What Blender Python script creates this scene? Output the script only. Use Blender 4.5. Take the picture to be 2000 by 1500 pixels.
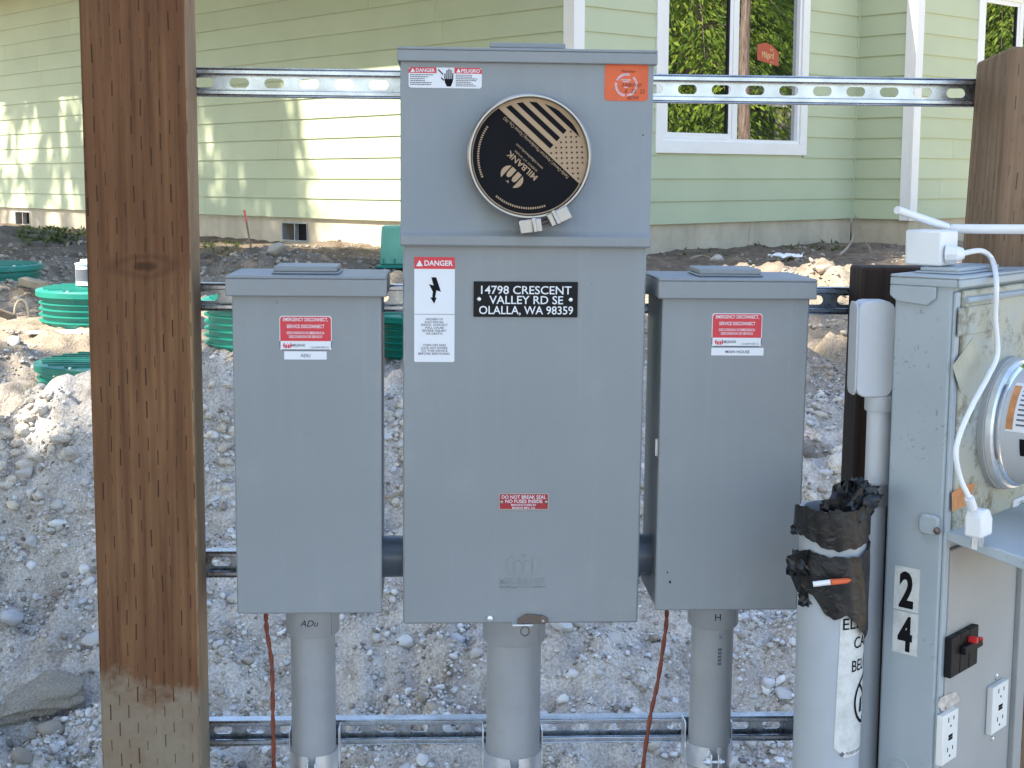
import bpy, bmesh, math, random
import numpy as np
from mathutils import Vector, Matrix
random.seed(7); RNG = np.random.default_rng(7)
SC = bpy.context.scene; COL = SC.collection
for o in list(bpy.data.objects): bpy.data.objects.remove(o)
# ------------------------------------------------------------------ camera, sky, sun, exposure
F = 2800.0; PITCH = math.atan(402 / F); EYE = 1.65
cam = bpy.data.cameras.new('camera'); cam.sensor_width = 36; cam.lens = F / 2000 * 36
cam.clip_start = 0.05; cam.clip_end = 500
camo = bpy.data.objects.new('camera', cam); COL.objects.link(camo)
camo.location = (0, 0, EYE); camo.rotation_euler = (math.pi / 2 - PITCH, 0, 0)
SC.camera = camo
SUN_EL = math.radians(50); SUN_AZ = math.atan2(-0.902, -0.431)     # azimuth from +Y towards +X
W = bpy.data.worlds.new('World'); SC.world = W; W.use_nodes = True
wn = W.node_tree.nodes; wl = W.node_tree.links
sky = wn.new('ShaderNodeTexSky'); sky.sky_type = 'NISHITA'; sky.sun_disc = False
sky.sun_elevation = SUN_EL; sky.sun_rotation = SUN_AZ
wl.new(sky.outputs[0], wn['Background'].inputs[0]); wn['Background'].inputs[1].default_value = 0.15
sd = Vector((math.sin(SUN_AZ) * math.cos(SUN_EL), math.cos(SUN_AZ) * math.cos(SUN_EL), math.sin(SUN_EL)))
sl = bpy.data.lights.new('sun', 'SUN'); sl.energy = 3.9; sl.angle = math.radians(0.6); sl.color = (1, 0.93, 0.8)
so = bpy.data.objects.new('sun', sl); COL.objects.link(so); so.rotation_euler = sd.to_track_quat('Z', 'Y').to_euler()
SC.view_settings.view_transform = 'Standard'; SC.view_settings.look = 'None'
SC.view_settings.gamma = 1; SC.view_settings.use_curve_mapping = False
SC.view_settings.exposure = 1.85
SC.cycles.max_bounces = 7; SC.cycles.diffuse_bounces = 3; SC.cycles.transparent_max_bounces = 8

# ------------------------------------------------------------------ geometry helpers
cp, sp = math.cos(PITCH), math.sin(PITCH)
def ray(u, v):
    r, s = (u - 1000) / F, (750 - v) / F
    return Vector((r, cp + s * sp, -sp + s * cp))
def at(u, v, Y):
    d = ray(u, v); t = Y / d.y
    return Vector((0, 0, EYE)) + d * t
class Frame:
    def __init__(s, O, ex, ey, ez): s.O, s.ex, s.ey, s.ez = Vector(O), Vector(ex), Vector(ey), Vector(ez)
    def w(s, p): return s.O + s.ex * p[0] + s.ey * p[1] + s.ez * p[2]
    def l(s, p): d = Vector(p) - s.O; return Vector((d.dot(s.ex), d.dot(s.ey), d.dot(s.ez)))
    def hit(s, u, v, off=0.0):                 # where a line of sight meets the plane y = off: (x, z)
        d = ray(u, v); c = Vector((0, 0, EYE))
        t = (s.ey.dot(s.O - c) + off) / s.ey.dot(d)
        q = s.l(c + d * t); return q.x, q.z
    def hitx(s, u, v, off=0.0):                # plane x = off: (y, z)
        d = ray(u, v); c = Vector((0, 0, EYE))
        t = (s.ex.dot(s.O - c) + off) / s.ex.dot(d)
        q = s.l(c + d * t); return q.y, q.z
    def mat(s, base=(0, 0, 0)):
        o = s.w(base)
        return Matrix(((s.ex.x, s.ey.x, s.ez.x, o.x), (s.ex.y, s.ey.y, s.ez.y, o.y), (s.ex.z, s.ey.z, s.ez.z, o.z), (0, 0, 0, 1)))
WORLD = Frame((0, 0, 0), (1, 0, 0), (0, 1, 0), (0, 0, 1))

class MB:
    def __init__(s): s.v = []; s.f = []
    def add(s, vs, fs):
        n = len(s.v); s.v += [tuple(p) for p in vs]; s.f += [tuple(i + n for i in f) for f in fs]; return s
    def box(s, x0, x1, y0, y1, z0, z1):
        return s.add([(x0,y0,z0),(x1,y0,z0),(x1,y1,z0),(x0,y1,z0),(x0,y0,z1),(x1,y0,z1),(x1,y1,z1),(x0,y1,z1)],
                     [(3,2,1,0),(4,5,6,7),(0,1,5,4),(1,2,6,5),(2,3,7,6),(3,0,4,7)])
    def hexa(s, b, t):                          # four bottom points, four top points
        return s.add(list(b) + list(t), [(3,2,1,0),(4,5,6,7),(0,1,5,4),(1,2,6,5),(2,3,7,6),(3,0,4,7)])
    def prism(s, pts, y0, y1):                  # outline in x,z (counter-clockwise seen from -y), extruded along y
        n = len(pts)
        vs = [(x, y0, z) for x, z in pts] + [(x, y1, z) for x, z in pts]
        fs = [tuple(range(n)), tuple(range(2 * n - 1, n - 1, -1))] + [(i, i + n, (i + 1) % n + n, (i + 1) % n) for i in range(n)]
        return s.add(vs, fs)
    def flat(s, pts, y): return s.add([(x, y, z) for x, z in pts], [tuple(range(len(pts)))])
    def xprism(s, pts, x0, x1):                 # outline in y,z extruded along x
        n = len(pts)
        vs = [(x0, y, z) for y, z in pts] + [(x1, y, z) for y, z in pts]
        fs = [tuple(range(n - 1, -1, -1)), tuple(range(n, 2 * n))] + [(i, (i + 1) % n, (i + 1) % n + n, i + n) for i in range(n)]
        return s.add(vs, fs)
    def lathe(s, prof, c=(0, 0, 0), axis='z', n=32, a0=0, a1=2 * math.pi, cap=True):
        full = abs(a1 - a0 - 2 * math.pi) < 1e-6; m = n if full else n + 1
        vs = []
        for r, h in prof:
            for i in range(m):
                a = a0 + (a1 - a0) * i / n; x, y = r * math.cos(a), r * math.sin(a)
                p = {'z': (x, y, h), 'y': (x, h, y), 'x': (h, x, y)}[axis]
                vs.append((p[0] + c[0], p[1] + c[1], p[2] + c[2]))
        fs = []
        for j in range(len(prof) - 1):
            for i in range(n):
                k = (i + 1) % m; q = (j * m + i, j * m + k, (j + 1) * m + k, (j + 1) * m + i)
                fs.append(q if axis != 'y' else q[::-1])
        if full and cap:
            if prof[0][0] > 1e-6: f = tuple(range(m - 1, -1, -1)); fs.append(f if axis != 'y' else f[::-1])
            if prof[-1][0] > 1e-6: f = tuple(range((len(prof) - 1) * m, len(prof) * m)); fs.append(f if axis != 'y' else f[::-1])
        return s.add(vs, fs)
    def tube(s, path, r, n=10, cap=True):
        path = [Vector(p) for p in path]; rs = r if isinstance(r, (list, tuple)) else [r] * len(path)
        vs, fs = [], []; up = Vector((0, 0, 1))
        t0 = (path[1] - path[0]).normalized(); side = t0.cross(up)
        if side.length < 1e-3: side = t0.cross(Vector((1, 0, 0)))
        side.normalize()
        for i, p in enumerate(path):
            t = (path[min(i + 1, len(path) - 1)] - path[max(i - 1, 0)]).normalized()
            side = (side - t * side.dot(t)).normalized(); b = t.cross(side)
            for k in range(n):
                a = 2 * math.pi * k / n; vs.append(p + (side * math.cos(a) + b * math.sin(a)) * rs[i])
        for i in range(len(path) - 1):
            for k in range(n):
                k2 = (k + 1) % n; fs.append((i * n + k, (i + 1) * n + k, (i + 1) * n + k2, i * n + k2)[::-1])
        if cap: fs += [tuple(range(n - 1, -1, -1))[::-1], tuple(range((len(path) - 1) * n, len(path) * n))[::-1]]
        return s.add(vs, fs)
    def map(s, fn): s.v = [tuple(fn(Vector(p))) for p in s.v]; return s
    def fr(s, frame): return s.map(frame.w)

def smooth_path(pts, k=8):
    pts = [Vector(p) for p in pts]; out = []
    for i in range(len(pts) - 1):
        a, b, c, d = pts[max(i - 1, 0)], pts[i], pts[i + 1], pts[min(i + 2, len(pts) - 1)]
        for j in range(k):
            t = j / k
            out.append(0.5 * ((2 * b) + (c - a) * t + (2 * a - 5 * b + 4 * c - d) * t * t + (3 * b - a - 3 * c + d) * t ** 3))
    return out + [pts[-1]]
def rrect(x0, x1, z0, z1, r, k=4):
    out = []
    for cx, cz, a in ((x1 - r, z0 + r, -90), (x1 - r, z1 - r, 0), (x0 + r, z1 - r, 90), (x0 + r, z0 + r, 180)):
        for i in range(k + 1):
            t = math.radians(a + 90 * i / k); out.append((cx + r * math.cos(t), cz + r * math.sin(t)))
    return out
def ngon(cx, cz, r, n=24, rz=None, a=0): return [(cx + r * math.cos(a + 2 * math.pi * i / n), cz + (rz or r) * math.sin(a + 2 * math.pi * i / n)) for i in range(n)]

def mesh(name, mb, mat=None, smooth=True, ang=35, off=(0, 0, 0)):
    me = bpy.data.meshes.new(name); ox, oy, oz = off
    me.from_pydata([(p[0] - ox, p[1] - oy, p[2] - oz) for p in mb.v], [], mb.f); me.update()
    if smooth and len(me.polygons):
        me.polygons.foreach_set('use_smooth', [True] * len(me.polygons)); me.set_sharp_from_angle(angle=math.radians(ang))
    if mat: me.materials.append(mat)
    return me
def tag(o, label=None, cat=None, group=None, kind=None):
    for k, v in (('label', label), ('category', cat), ('group', group), ('kind', kind)):
        if v: o[k] = v
    return o
class Thing:
    def __init__(s, name, label, cat, frame=WORLD, base=(0, 0, 0), group=None):
        s.o = bpy.data.objects.new(name, None); s.o.empty_display_size = 0.05; COL.objects.link(s.o)
        s.base = Vector(base); s.o.matrix_world = frame.mat(base); tag(s.o, label, cat, group); s.frame = frame
    def part(s, name, mb, mat, parent=None, bevel=0, smooth=True, seg=2, label=None, ang=35):
        o = bpy.data.objects.new(name, mesh(name, mb, mat, smooth, ang, s.base)); COL.objects.link(o)
        o.parent = parent or s.o
        if bevel:
            b = o.modifiers.new('bevel', 'BEVEL'); b.width = bevel; b.segments = seg; b.limit_method = 'ANGLE'; b.angle_limit = math.radians(40)
        if label: o['label'] = label
        return o
def single(name, mb, mat, label, cat, frame=WORLD, base=(0, 0, 0), group=None, bevel=0, kind=None, smooth=True, ang=35):
    o = bpy.data.objects.new(name, mesh(name, mb, mat, smooth, ang, base)); COL.objects.link(o)
    o.matrix_world = frame.mat(base); tag(o, label, cat, group, kind)
    if bevel:
        b = o.modifiers.new('bevel', 'BEVEL'); b.width = bevel; b.segments = 2; b.limit_method = 'ANGLE'; b.angle_limit = math.radians(40)
    return o
_tc = {}
def text_mb(body, cx, cz, y, h=None, w=None, bold=0.0, rot=0.0, align='C', mb=None, shear=0.0):
    """lettering as flat faces in the x,z plane at depth y; h = capital height, w = overall width"""
    key = (body, bold, shear)
    if key not in _tc:
        c = bpy.data.curves.new('t', 'FONT'); c.body = body; c.size = 1; c.offset = bold; c.resolution_u = 3; c.shear = shear
        o = bpy.data.objects.new('t', c); m = bpy.data.meshes.new_from_object(o)
        _tc[key] = ([tuple(q.co) for q in m.vertices], [tuple(p.vertices) for p in m.polygons])
        bpy.data.objects.remove(o); bpy.data.curves.remove(c); bpy.data.meshes.remove(m)
    vs, fs = _tc[key]
    mb = mb or MB()
    if not vs: return mb
    xs = [p[0] for p in vs]; zs = [p[1] for p in vs]
    x0, x1 = min(xs), max(xs); cap = 0.72
    sz = (h / cap) if h else None; sx = (w / (x1 - x0)) if w else None
    sz = sz or sx; sx = sx or sz
    ax = {'C': (x0 + x1) / 2, 'L': x0, 'R': x1}[align]
    cr, sr = math.cos(rot), math.sin(rot)
    out = []
    for p in vs:
        a, b = (p[0] - ax) * sx, (p[1] - cap / 2) * sz
        out.append((cx + a * cr - b * sr, y, cz + a * sr + b * cr))
    return mb.add(out, fs)

# ------------------------------------------------------------------ materials
class NT:
    def __init__(s, name):
        s.m = bpy.data.materials.new(name); s.m.use_nodes = True; s.t = s.m.node_tree; s.n = s.t.nodes; s.b = s.n['Principled BSDF']
        s.c = s.n.new('ShaderNodeTexCoord')
    def new(s, t, **k):
        q = s.n.new(t)
        for a, b in k.items(): setattr(q, a, b)
        return q
    def ln(s, a, b): s.t.links.new(a, b)
    def put(s, sock, v):
        if isinstance(v, bpy.types.NodeSocket): s.ln(v, sock)
        else: sock.default_value = v
    def m_(s, op, a, b=0.0, c=0.0):
        q = s.new('ShaderNodeMath', operation=op)
        for i, v in enumerate((a, b, c)): s.put(q.inputs[i], v)
        return q.outputs[0]
    def vec(s, scale=(1, 1, 1), co='Object'):
        q = s.new('ShaderNodeMapping'); s.ln(s.c.outputs[co], q.inputs[0]); q.inputs['Scale'].default_value = scale; return q.outputs[0]
    def noise(s, scale, detail=3, vec=None, rough=0.5, dist=0.0):
        q = s.new('ShaderNodeTexNoise'); q.inputs['Scale'].default_value = scale; q.inputs['Detail'].default_value = detail
        q.inputs['Roughness'].default_value = rough; q.inputs['Distortion'].default_value = dist
        s.ln(vec or s.c.outputs['Object'], q.inputs['Vector']); return q.outputs[0]
    def ramp(s, f, p0, p1, c0=(0, 0, 0, 1), c1=(1, 1, 1, 1)):
        q = s.new('ShaderNodeValToRGB'); e = q.color_ramp.elements; e[0].position, e[1].position = p0, p1
        e[0].color, e[1].color = tuple(c0)[:3] + (1,), tuple(c1)[:3] + (1,); s.ln(f, q.inputs[0]); return q.outputs[0]
    def mix(s, f, a, b, mode='MIX'):
        q = s.new('ShaderNodeMix', data_type='RGBA', blend_type=mode); s.put(q.inputs['Factor'], f)
        for i, v in ((6, a), (7, b)):
            if isinstance(v, tuple): v = tuple(v)[:3] + (1,)
            s.put(q.inputs[i], v)
        return q.outputs[2]
    def col(s, v):
        if isinstance(v, tuple): v = tuple(v)[:3] + (1,)
        s.put(s.b.inputs['Base Color'], v)
    def bump(s, h, strength=0.3, dist=0.002):
        q = s.new('ShaderNodeBump'); q.inputs['Strength'].default_value = strength; q.inputs['Distance'].default_value = dist
        s.ln(h, q.inputs['Height']); s.ln(q.outputs[0], s.b.inputs['Normal'])
    def rough(s, v): s.put(s.b.inputs['Roughness'], v)
    def xyz(s, v=None):
        q = s.new('ShaderNodeSeparateXYZ'); s.ln(v or s.c.outputs['Object'], q.inputs[0]); return q.outputs
def mul(c, k): return tuple(x * k for x in c)
def mk(name, c, rough=0.5, metal=0.0, var=0.12, scale=6.0, bump=0.0, bscale=200.0, bdist=0.0006, c2=None, spec=None, rvar=0.08):
    t = NT(name); n = t.noise(scale, 5, rough=0.6)
    t.col(t.mix(t.ramp(n, 0.3, 0.7), mul(c, 1 - var), c2 or mul(c, 1 + var)))
    t.b.inputs['Metallic'].default_value = metal
    t.rough(t.m_('ADD', t.m_('MULTIPLY', t.noise(scale * 4, 3), 2 * rvar), rough - rvar))
    if spec is not None: t.b.inputs['Specular IOR Level'].default_value = spec
    if bump: t.bump(t.noise(bscale, 3), bump, bdist)
    return t.m
M = {}
def box_paint():
    t = NT('grey_paint'); c = (0.245, 0.262, 0.272); n = t.noise(2.2, 4, rough=0.55); st = t.noise(1.0, 4, t.vec((55, 55, 2.2)), 0.6)
    col = t.mix(t.ramp(n, 0.3, 0.7), mul(c, 0.93), mul(c, 1.06)); col = t.mix(t.m_('MULTIPLY', t.ramp(st, 0.5, 0.75), 0.16), col, mul(c, 1.35))
    dust = t.ramp(t.noise(9, 5, rough=0.75), 0.56, 0.72); col = t.mix(t.m_('MULTIPLY', dust, 0.14), col, (0.42, 0.40, 0.36))
    spk = t.ramp(t.noise(320, 2), 0.735, 0.75); col = t.mix(t.m_('MULTIPLY', spk, 0.5), col, mul(c, 0.5))
    t.col(col); t.rough(t.m_('ADD', t.m_('MULTIPLY', n, 0.28), 0.26)); t.bump(t.m_('ADD', t.m_('MULTIPLY', t.noise(5.5, 2), 3.0), t.m_('MULTIPLY', t.noise(700, 2), 0.05)), 0.25, 0.004); return t.m
M['grey'] = box_paint()
M['grey_worn'] = None
M['galv'] = mk('galvanised_steel', (0.47, 0.50, 0.535), 0.28, 1.0, var=0.22, scale=26, bump=0.1, bscale=120, rvar=0.12)
M['zinc'] = mk('bright_zinc', (0.80, 0.82, 0.84), 0.40, 0.9, var=0.1, scale=40)
M['alu'] = mk('aluminium', (0.40, 0.385, 0.37), 0.38, 1.0, var=0.06, scale=30)
M['dark_steel'] = mk('brown_steel', (0.16, 0.13, 0.11), 0.45, 0.8, scale=60)
M['pvc'] = mk('grey_conduit_plastic', (0.33, 0.335, 0.345), 0.42, var=0.12, scale=9, bump=0.05, bscale=400)
M['pvc_dark'] = mk('dark_conduit_plastic', (0.13, 0.15, 0.18), 0.3, var=0.08, scale=20)
M['white'] = mk('white_plastic', (0.78, 0.79, 0.80), 0.35, var=0.03)
M['sticker'] = mk('white_sticker', (0.74, 0.75, 0.78), 0.4, var=0.02)
M['red'] = mk('red_print', (0.62, 0.035, 0.05), 0.4, var=0.06)
M['dkred'] = mk('dark_red_plate', (0.36, 0.02, 0.03), 0.4, var=0.08)
M['black'] = mk('black_print', (0.008, 0.008, 0.010), 0.7, var=0.2, spec=0.12)
M['ink'] = mk('grey_ink', (0.12, 0.12, 0.15), 0.6)
M['kraft'] = mk('brown_card', (0.42, 0.29, 0.18), 0.8, var=0.06, scale=60)
M['orange'] = mk('orange_tag', (0.68, 0.12, 0.035), 0.55, var=0.12, scale=30, bump=0.2, bscale=60, bdist=0.001)
M['siding_trim'] = mk('white_trim_paint', (0.80, 0.78, 0.75), 0.5, var=0.03)
M['vinyl'] = mk('window_vinyl', (0.80, 0.79, 0.77), 0.4, var=0.02)
M['hole'] = mk('unlit_hollow', (0.015, 0.015, 0.018), 0.8)
M['copper'] = mk('copper_wire_jacket', (0.19, 0.04, 0.018), 0.5, var=0.25, scale=60)
M['cream'] = mk('white_wire_plastic', (0.74, 0.73, 0.69), 0.4, var=0.04)
M['black_plastic'] = mk('black_moulding', (0.009, 0.009, 0.010), 0.5, spec=0.2)
M['redclip'] = mk('red_plastic', (0.6, 0.03, 0.03), 0.35)
M['roofing'] = mk('roof_shingle', (0.22, 0.21, 0.20), 0.9, var=0.3, scale=12)
M['brown_stake'] = mk('weathered_stake', (0.25, 0.19, 0.13), 0.8, var=0.3, scale=30)
M['pink'] = mk('pink_paint', (0.8, 0.16, 0.14), 0.7)

def wood(name, base, tint2, slits=True, cement=False, knot=None, slitdark=0.36, side_light=None):
    t = NT(name); x, y, z = t.xyz()
    g = t.noise(1.0, 4, t.vec((90, 90, 3.0)), 0.6)
    blot = t.noise(1.0, 4, t.vec((7, 7, 4)), 0.6)
    c = t.mix(t.ramp(blot, 0.35, 0.65), base, tint2)
    c = t.mix(t.ramp(g, 0.32, 0.7), mul(base, 0.62), c)
    hgt = g
    if side_light: c = t.mix(t.m_('MULTIPLY', t.m_('GREATER_THAN', t.m_('ADD', x, t.m_('MULTIPLY', t.noise(30, 3, t.vec((1, 1, .12))), .006)), .0005), t.ramp(blot, .25, .6, (.35, .35, .35), (1, 1, 1))), c, side_light)  # warm light from the right painted into the side face as paler tan
    if knot:
        kx, kz = knot
        dx = t.m_('MULTIPLY', t.m_('SUBTRACT', x, kx), 17.0); dz = t.m_('MULTIPLY', t.m_('SUBTRACT', z, kz), 48.0)
        d = t.m_('SQRT', t.m_('ADD', t.m_('MULTIPLY', dx, dx), t.m_('MULTIPLY', dz, dz)))
        d = t.m_('ADD', d, t.m_('MULTIPLY', t.m_('SUBTRACT', t.noise(30, 3), 0.5), 0.7))
        ring = t.m_('SINE', t.m_('MULTIPLY', d, 11.0))
        near = t.ramp(d, 0.55, 1.0, (1, 1, 1), (0, 0, 0)); eye = t.ramp(d, 0.12, 0.34, (1, 1, 1), (0, 0, 0))
        c = t.mix(t.m_('MULTIPLY', near, t.m_('ADD', t.m_('MULTIPLY', ring, 0.22), 0.34)), c, mul(base, 0.36)); c = t.mix(t.m_('MULTIPLY', eye, 0.5), c, mul(base, 0.16))
    if cement:
        zz = t.m_('ADD', z, t.m_('MULTIPLY', t.noise(9, 5, rough=.65), -0.26)); zz = t.m_('ADD', zz, t.m_('MULTIPLY', x, 0.35))
        mr = t.new('ShaderNodeMapRange'); t.ln(zz, mr.inputs[0]); mr.inputs[1].default_value = cement - .012; mr.inputs[2].default_value = cement + .02; mr.inputs[3].default_value = 1; mr.inputs[4].default_value = 0; cm = mr.outputs[0]
        c = t.mix(t.m_('MULTIPLY', cm, t.ramp(t.noise(14, 5, rough=.7), .25, .6, (.35, .35, .35), (.85, .85, .85))), c, (0.255, 0.215, 0.155))
    if slits:
        u = t.m_('DIVIDE', t.m_('ADD', t.m_('ADD', x, y), t.m_('ADD', t.m_('MULTIPLY', t.noise(5, 2), 0.012), 10)), 0.0125)
        cf = t.m_('ABSOLUTE', t.m_('SUBTRACT', t.m_('FRACT', u), 0.5)); cid = t.m_('FLOOR', u)
        par = t.m_('MODULO', cid, 2.0)
        wn_ = t.new('ShaderNodeTexWhiteNoise', noise_dimensions='1D'); t.ln(cid, wn_.inputs['W'])
        w = t.m_('ADD', t.m_('ADD', t.m_('DIVIDE', z, 0.046), t.m_('MULTIPLY', par, 0.5)), t.m_('MULTIPLY', wn_.outputs[0], 0.12))
        w = t.m_('ADD', w, 20); rf = t.m_('FRACT', w); rid = t.m_('FLOOR', w)
        w2 = t.new('ShaderNodeTexWhiteNoise', noise_dimensions='2D'); cmb = t.new('ShaderNodeCombineXYZ')
        t.ln(cid, cmb.inputs[0]); t.ln(rid, cmb.inputs[1]); t.ln(cmb.outputs[0], w2.inputs['Vector'])
        lim = t.m_('ADD', t.m_('MULTIPLY', w2.outputs[0], 0.42), 0.12)
        a = t.m_('LESS_THAN', rf, lim)
        wid = t.m_('ADD', t.m_('MULTIPLY', w2.outputs[0], 0.05), 0.03); b = t.m_('LESS_THAN', cf, wid)
        s = t.m_('MULTIPLY', t.m_('MULTIPLY', a, b), t.m_('ADD', t.m_('MULTIPLY', w2.outputs[0], 0.5), 0.5))
        c = t.mix(s, c, mul(base, slitdark))
        hgt = t.m_('SUBTRACT', t.m_('MULTIPLY', g, 0.3), s)
    t.col(c); t.rough(0.8); t.bump(hgt, 0.6, 0.002); t.b.inputs['Specular IOR Level'].default_value = 0.25
    return t.m
M['post_r'] = wood('weathered_post_timber', (0.24, 0.155, 0.095), (0.32, 0.22, 0.14), True)
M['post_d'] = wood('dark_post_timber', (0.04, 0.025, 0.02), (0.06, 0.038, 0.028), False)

def worn_grey():
    t = NT('weathered_grey_enamel'); c = (0.35, 0.395, 0.42)
    n = t.noise(5, 4); col = t.mix(t.ramp(n, 0.3, 0.7), mul(c, 0.9), mul(c, 1.08))
    sp_ = t.ramp(t.noise(130, 3, rough=0.7), 0.60, 0.68); pat = t.ramp(t.noise(9, 3), 0.48, 0.62)
    col = t.mix(t.m_('MULTIPLY', t.m_('MULTIPLY', sp_, pat), 0.55), col, (0.06, 0.08, 0.10))
    scr = t.ramp(t.noise(1.0, 2, t.vec((160, 160, 9)), dist=1.5), 0.70, 0.74)
    col = t.mix(t.m_('MULTIPLY', scr, t.m_('MULTIPLY', pat, 0.4)), col, (0.10, 0.12, 0.14))
    t.col(col); t.rough(t.m_('ADD', t.m_('MULTIPLY', n, 0.25), 0.32)); t.bump(t.noise(60, 3), 0.08, 0.001)
    return t.m
M['grey_worn'] = worn_grey()
def grimy():
    t = NT('lichen_stained_enamel'); c = (0.42, 0.41, 0.33)
    n = t.noise(14, 5, rough=0.7); col = t.mix(t.ramp(n, 0.38, 0.56), (0.36, 0.39, 0.37), c)
    col = t.mix(t.m_('MULTIPLY', t.ramp(t.noise(16, 5, rough=0.8), 0.50, 0.62), 0.8), col, (0.13, 0.11, 0.06))
    t.col(col); t.rough(0.6); t.bump(n, 0.2, 0.001); return t.m
M['grimy'] = grimy()
M['tan_panel'] = mk('dull_panel_paint', (0.34, 0.34, 0.33), 0.5, var=0.08, scale=9, bump=0.05, bscale=300)
M['residue'] = mk('torn_sticker_paper', (0.5, 0.45, 0.40), 0.9, var=0.3, scale=90, bump=0.8, bscale=120, bdist=0.003)
def siding_mat(name, c):
    t = NT(name); r = t.new('ShaderNodeObjectInfo').outputs['Random']
    g = t.noise(1.0, 4, t.vec((3, 3, 140)), 0.6, dist=0.6)
    v = t.m_('ADD', t.m_('MULTIPLY', r, 0.06), 0.97); n = t.noise(2.2, 3)
    col = t.mix(t.ramp(n, 0.3, 0.7), mul(c, 0.96), mul(c, 1.04)); mm = t.new('ShaderNodeCombineColor')
    for i in range(3): t.ln(v, mm.inputs[i])
    t.col(t.mix(1.0, col, mm.outputs[0], 'MULTIPLY')); t.rough(0.62); t.b.inputs['Specular IOR Level'].default_value = 0.3
    t.bump(g, 0.35, 0.0015); return t.m
M['siding'] = siding_mat('sage_green_siding', (0.475, 0.515, 0.345))
def concrete():
    t = NT('poured_concrete'); c = (0.56, 0.475, 0.35)
    n = t.noise(3, 5, rough=0.65); col = t.mix(t.ramp(n, 0.3, 0.7), mul(c, 0.78), mul(c, 1.1))
    st = t.ramp(t.noise(1.0, 3, t.vec((9, 9, 1.2))), 0.5, 0.75)
    col = t.mix(t.m_('MULTIPLY', st, 0.4), col, mul(c, 0.55))
    pit = t.ramp(t.noise(70, 2), 0.70, 0.74); col = t.mix(t.m_('MULTIPLY', pit, 0.6), col, mul(c, 0.4))
    t.col(col); t.rough(0.85); t.bump(t.noise(40, 4), 0.3, 0.004); return t.m
M['concrete'] = concrete()
def glass():
    t = NT('coated_window_glass'); t.col((0.01, 0.012, 0.014)); t.rough(0.005)
    t.b.inputs['IOR'].default_value = 6.0
    n = t.noise(1.4, 2); t.bump(n, 0.02, 0.01); return t.m
M['glass'] = glass()
def ground_mat():
    t = NT('dry_glacial_soil'); x, y, z = t.xyz()
    n1 = t.noise(0.9, 6, rough=0.65); n2 = t.noise(9, 6, rough=0.7); n3 = t.noise(120, 3, rough=0.7)
    pale = t.mix(t.ramp(n2, 0.3, 0.7), (0.44, 0.385, 0.335), (0.76, 0.705, 0.645))
    sand = t.mix(t.ramp(n2, 0.3, 0.7), (0.50, 0.41, 0.29), (0.64, 0.53, 0.39))
    brown = t.mix(t.ramp(n2, 0.35, 0.7), (0.13, 0.096, 0.068), (0.30, 0.24, 0.18))
    def mr_(v, a, b):
        q = t.new('ShaderNodeMapRange'); t.ln(v, q.inputs[0]); q.inputs[1].default_value = a; q.inputs[2].default_value = b; return q.outputs[0]
    w = t.m_('MULTIPLY', t.m_('SUBTRACT', n1, 0.5), 2.4)
    f = t.m_('MULTIPLY', mr_(t.m_('ADD', y, w), 7.6, 9.4), mr_(t.m_('ADD', x, w), 4.6, 3.4))
    tan_ = t.mix(t.ramp(n2, 0.3, 0.7), (0.30, 0.235, 0.17), (0.47, 0.385, 0.295)); pale = t.mix(mr_(t.m_('ADD', y, t.m_('MULTIPLY', w, 0.3)), 4.9, 5.7), pale, tan_); c = t.mix(mr_(t.m_('ADD', x, w), 2.6, 4.2), pale, sand); f = t.m_('MAXIMUM', f, mr_(t.m_('ADD', x, w), -3.6, -4.8)); c = t.mix(f, c, brown)
    damp = t.ramp(t.noise(2.6, 5, rough=0.7), 0.56, 0.66); c = t.mix(t.m_('MULTIPLY', damp, 0.7), c, (0.20, 0.155, 0.115))
    gr = t.ramp(n3, 0.35, 0.7, (0.6, 0.6, 0.6), (1.15, 1.15, 1.15)); c = t.mix(1.0, c, gr, 'MULTIPLY')
    t.col(c); t.rough(0.95); t.b.inputs['Specular IOR Level'].default_value = 0.15
    t.bump(t.m_('ADD', n3, t.m_('MULTIPLY', n2, 2.0)), 0.9, 0.008); return t.m
M['ground'] = ground_mat()
def stone_mat(name, attr=True):
    t = NT(name)
    if attr:
        a = t.new('ShaderNodeAttribute'); a.attribute_name = 'tint'; r = a.outputs['Fac']
    else: r = t.new('ShaderNodeObjectInfo').outputs['Random']
    q = t.new('ShaderNodeValToRGB'); e = q.color_ramp.elements
    e[0].position, e[0].color = 0.0, (0.17, 0.16, 0.155, 1); e[1].position, e[1].color = 1.0, (0.78, 0.76, 0.73, 1)
    for p, c in ((0.12, (0.36, 0.31, 0.255, 1)), (0.45, (0.56, 0.52, 0.475, 1)), (0.75, (0.54, 0.545, 0.56, 1))): k = e.new(p); k.color = c
    t.ln(r, q.inputs[0]); n = t.noise(45, 4, rough=0.7)
    t.col(t.mix(1.0, q.outputs[0], t.ramp(n, 0.3, 0.7, (0.78, 0.77, 0.75), (1.1, 1.1, 1.1)), 'MULTIPLY')); t.rough(0.9)
    t.b.inputs['Specular IOR Level'].default_value = 0.2; t.bump(n, 0.5, 0.004); return t.m
M['gravel'] = stone_mat('gravel_stone'); M['rock'] = stone_mat('loose_rock', False)
M['gravel_far'] = mk('dusty_brown_stone', (0.34, 0.29, 0.235), 0.95, var=0.35, scale=3, bump=0.4, bscale=60)
M['clod'] = mk('packed_till', (0.60, 0.53, 0.44), 0.95, var=0.35, scale=18, bump=1.0, bscale=55, bdist=0.02)
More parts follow.
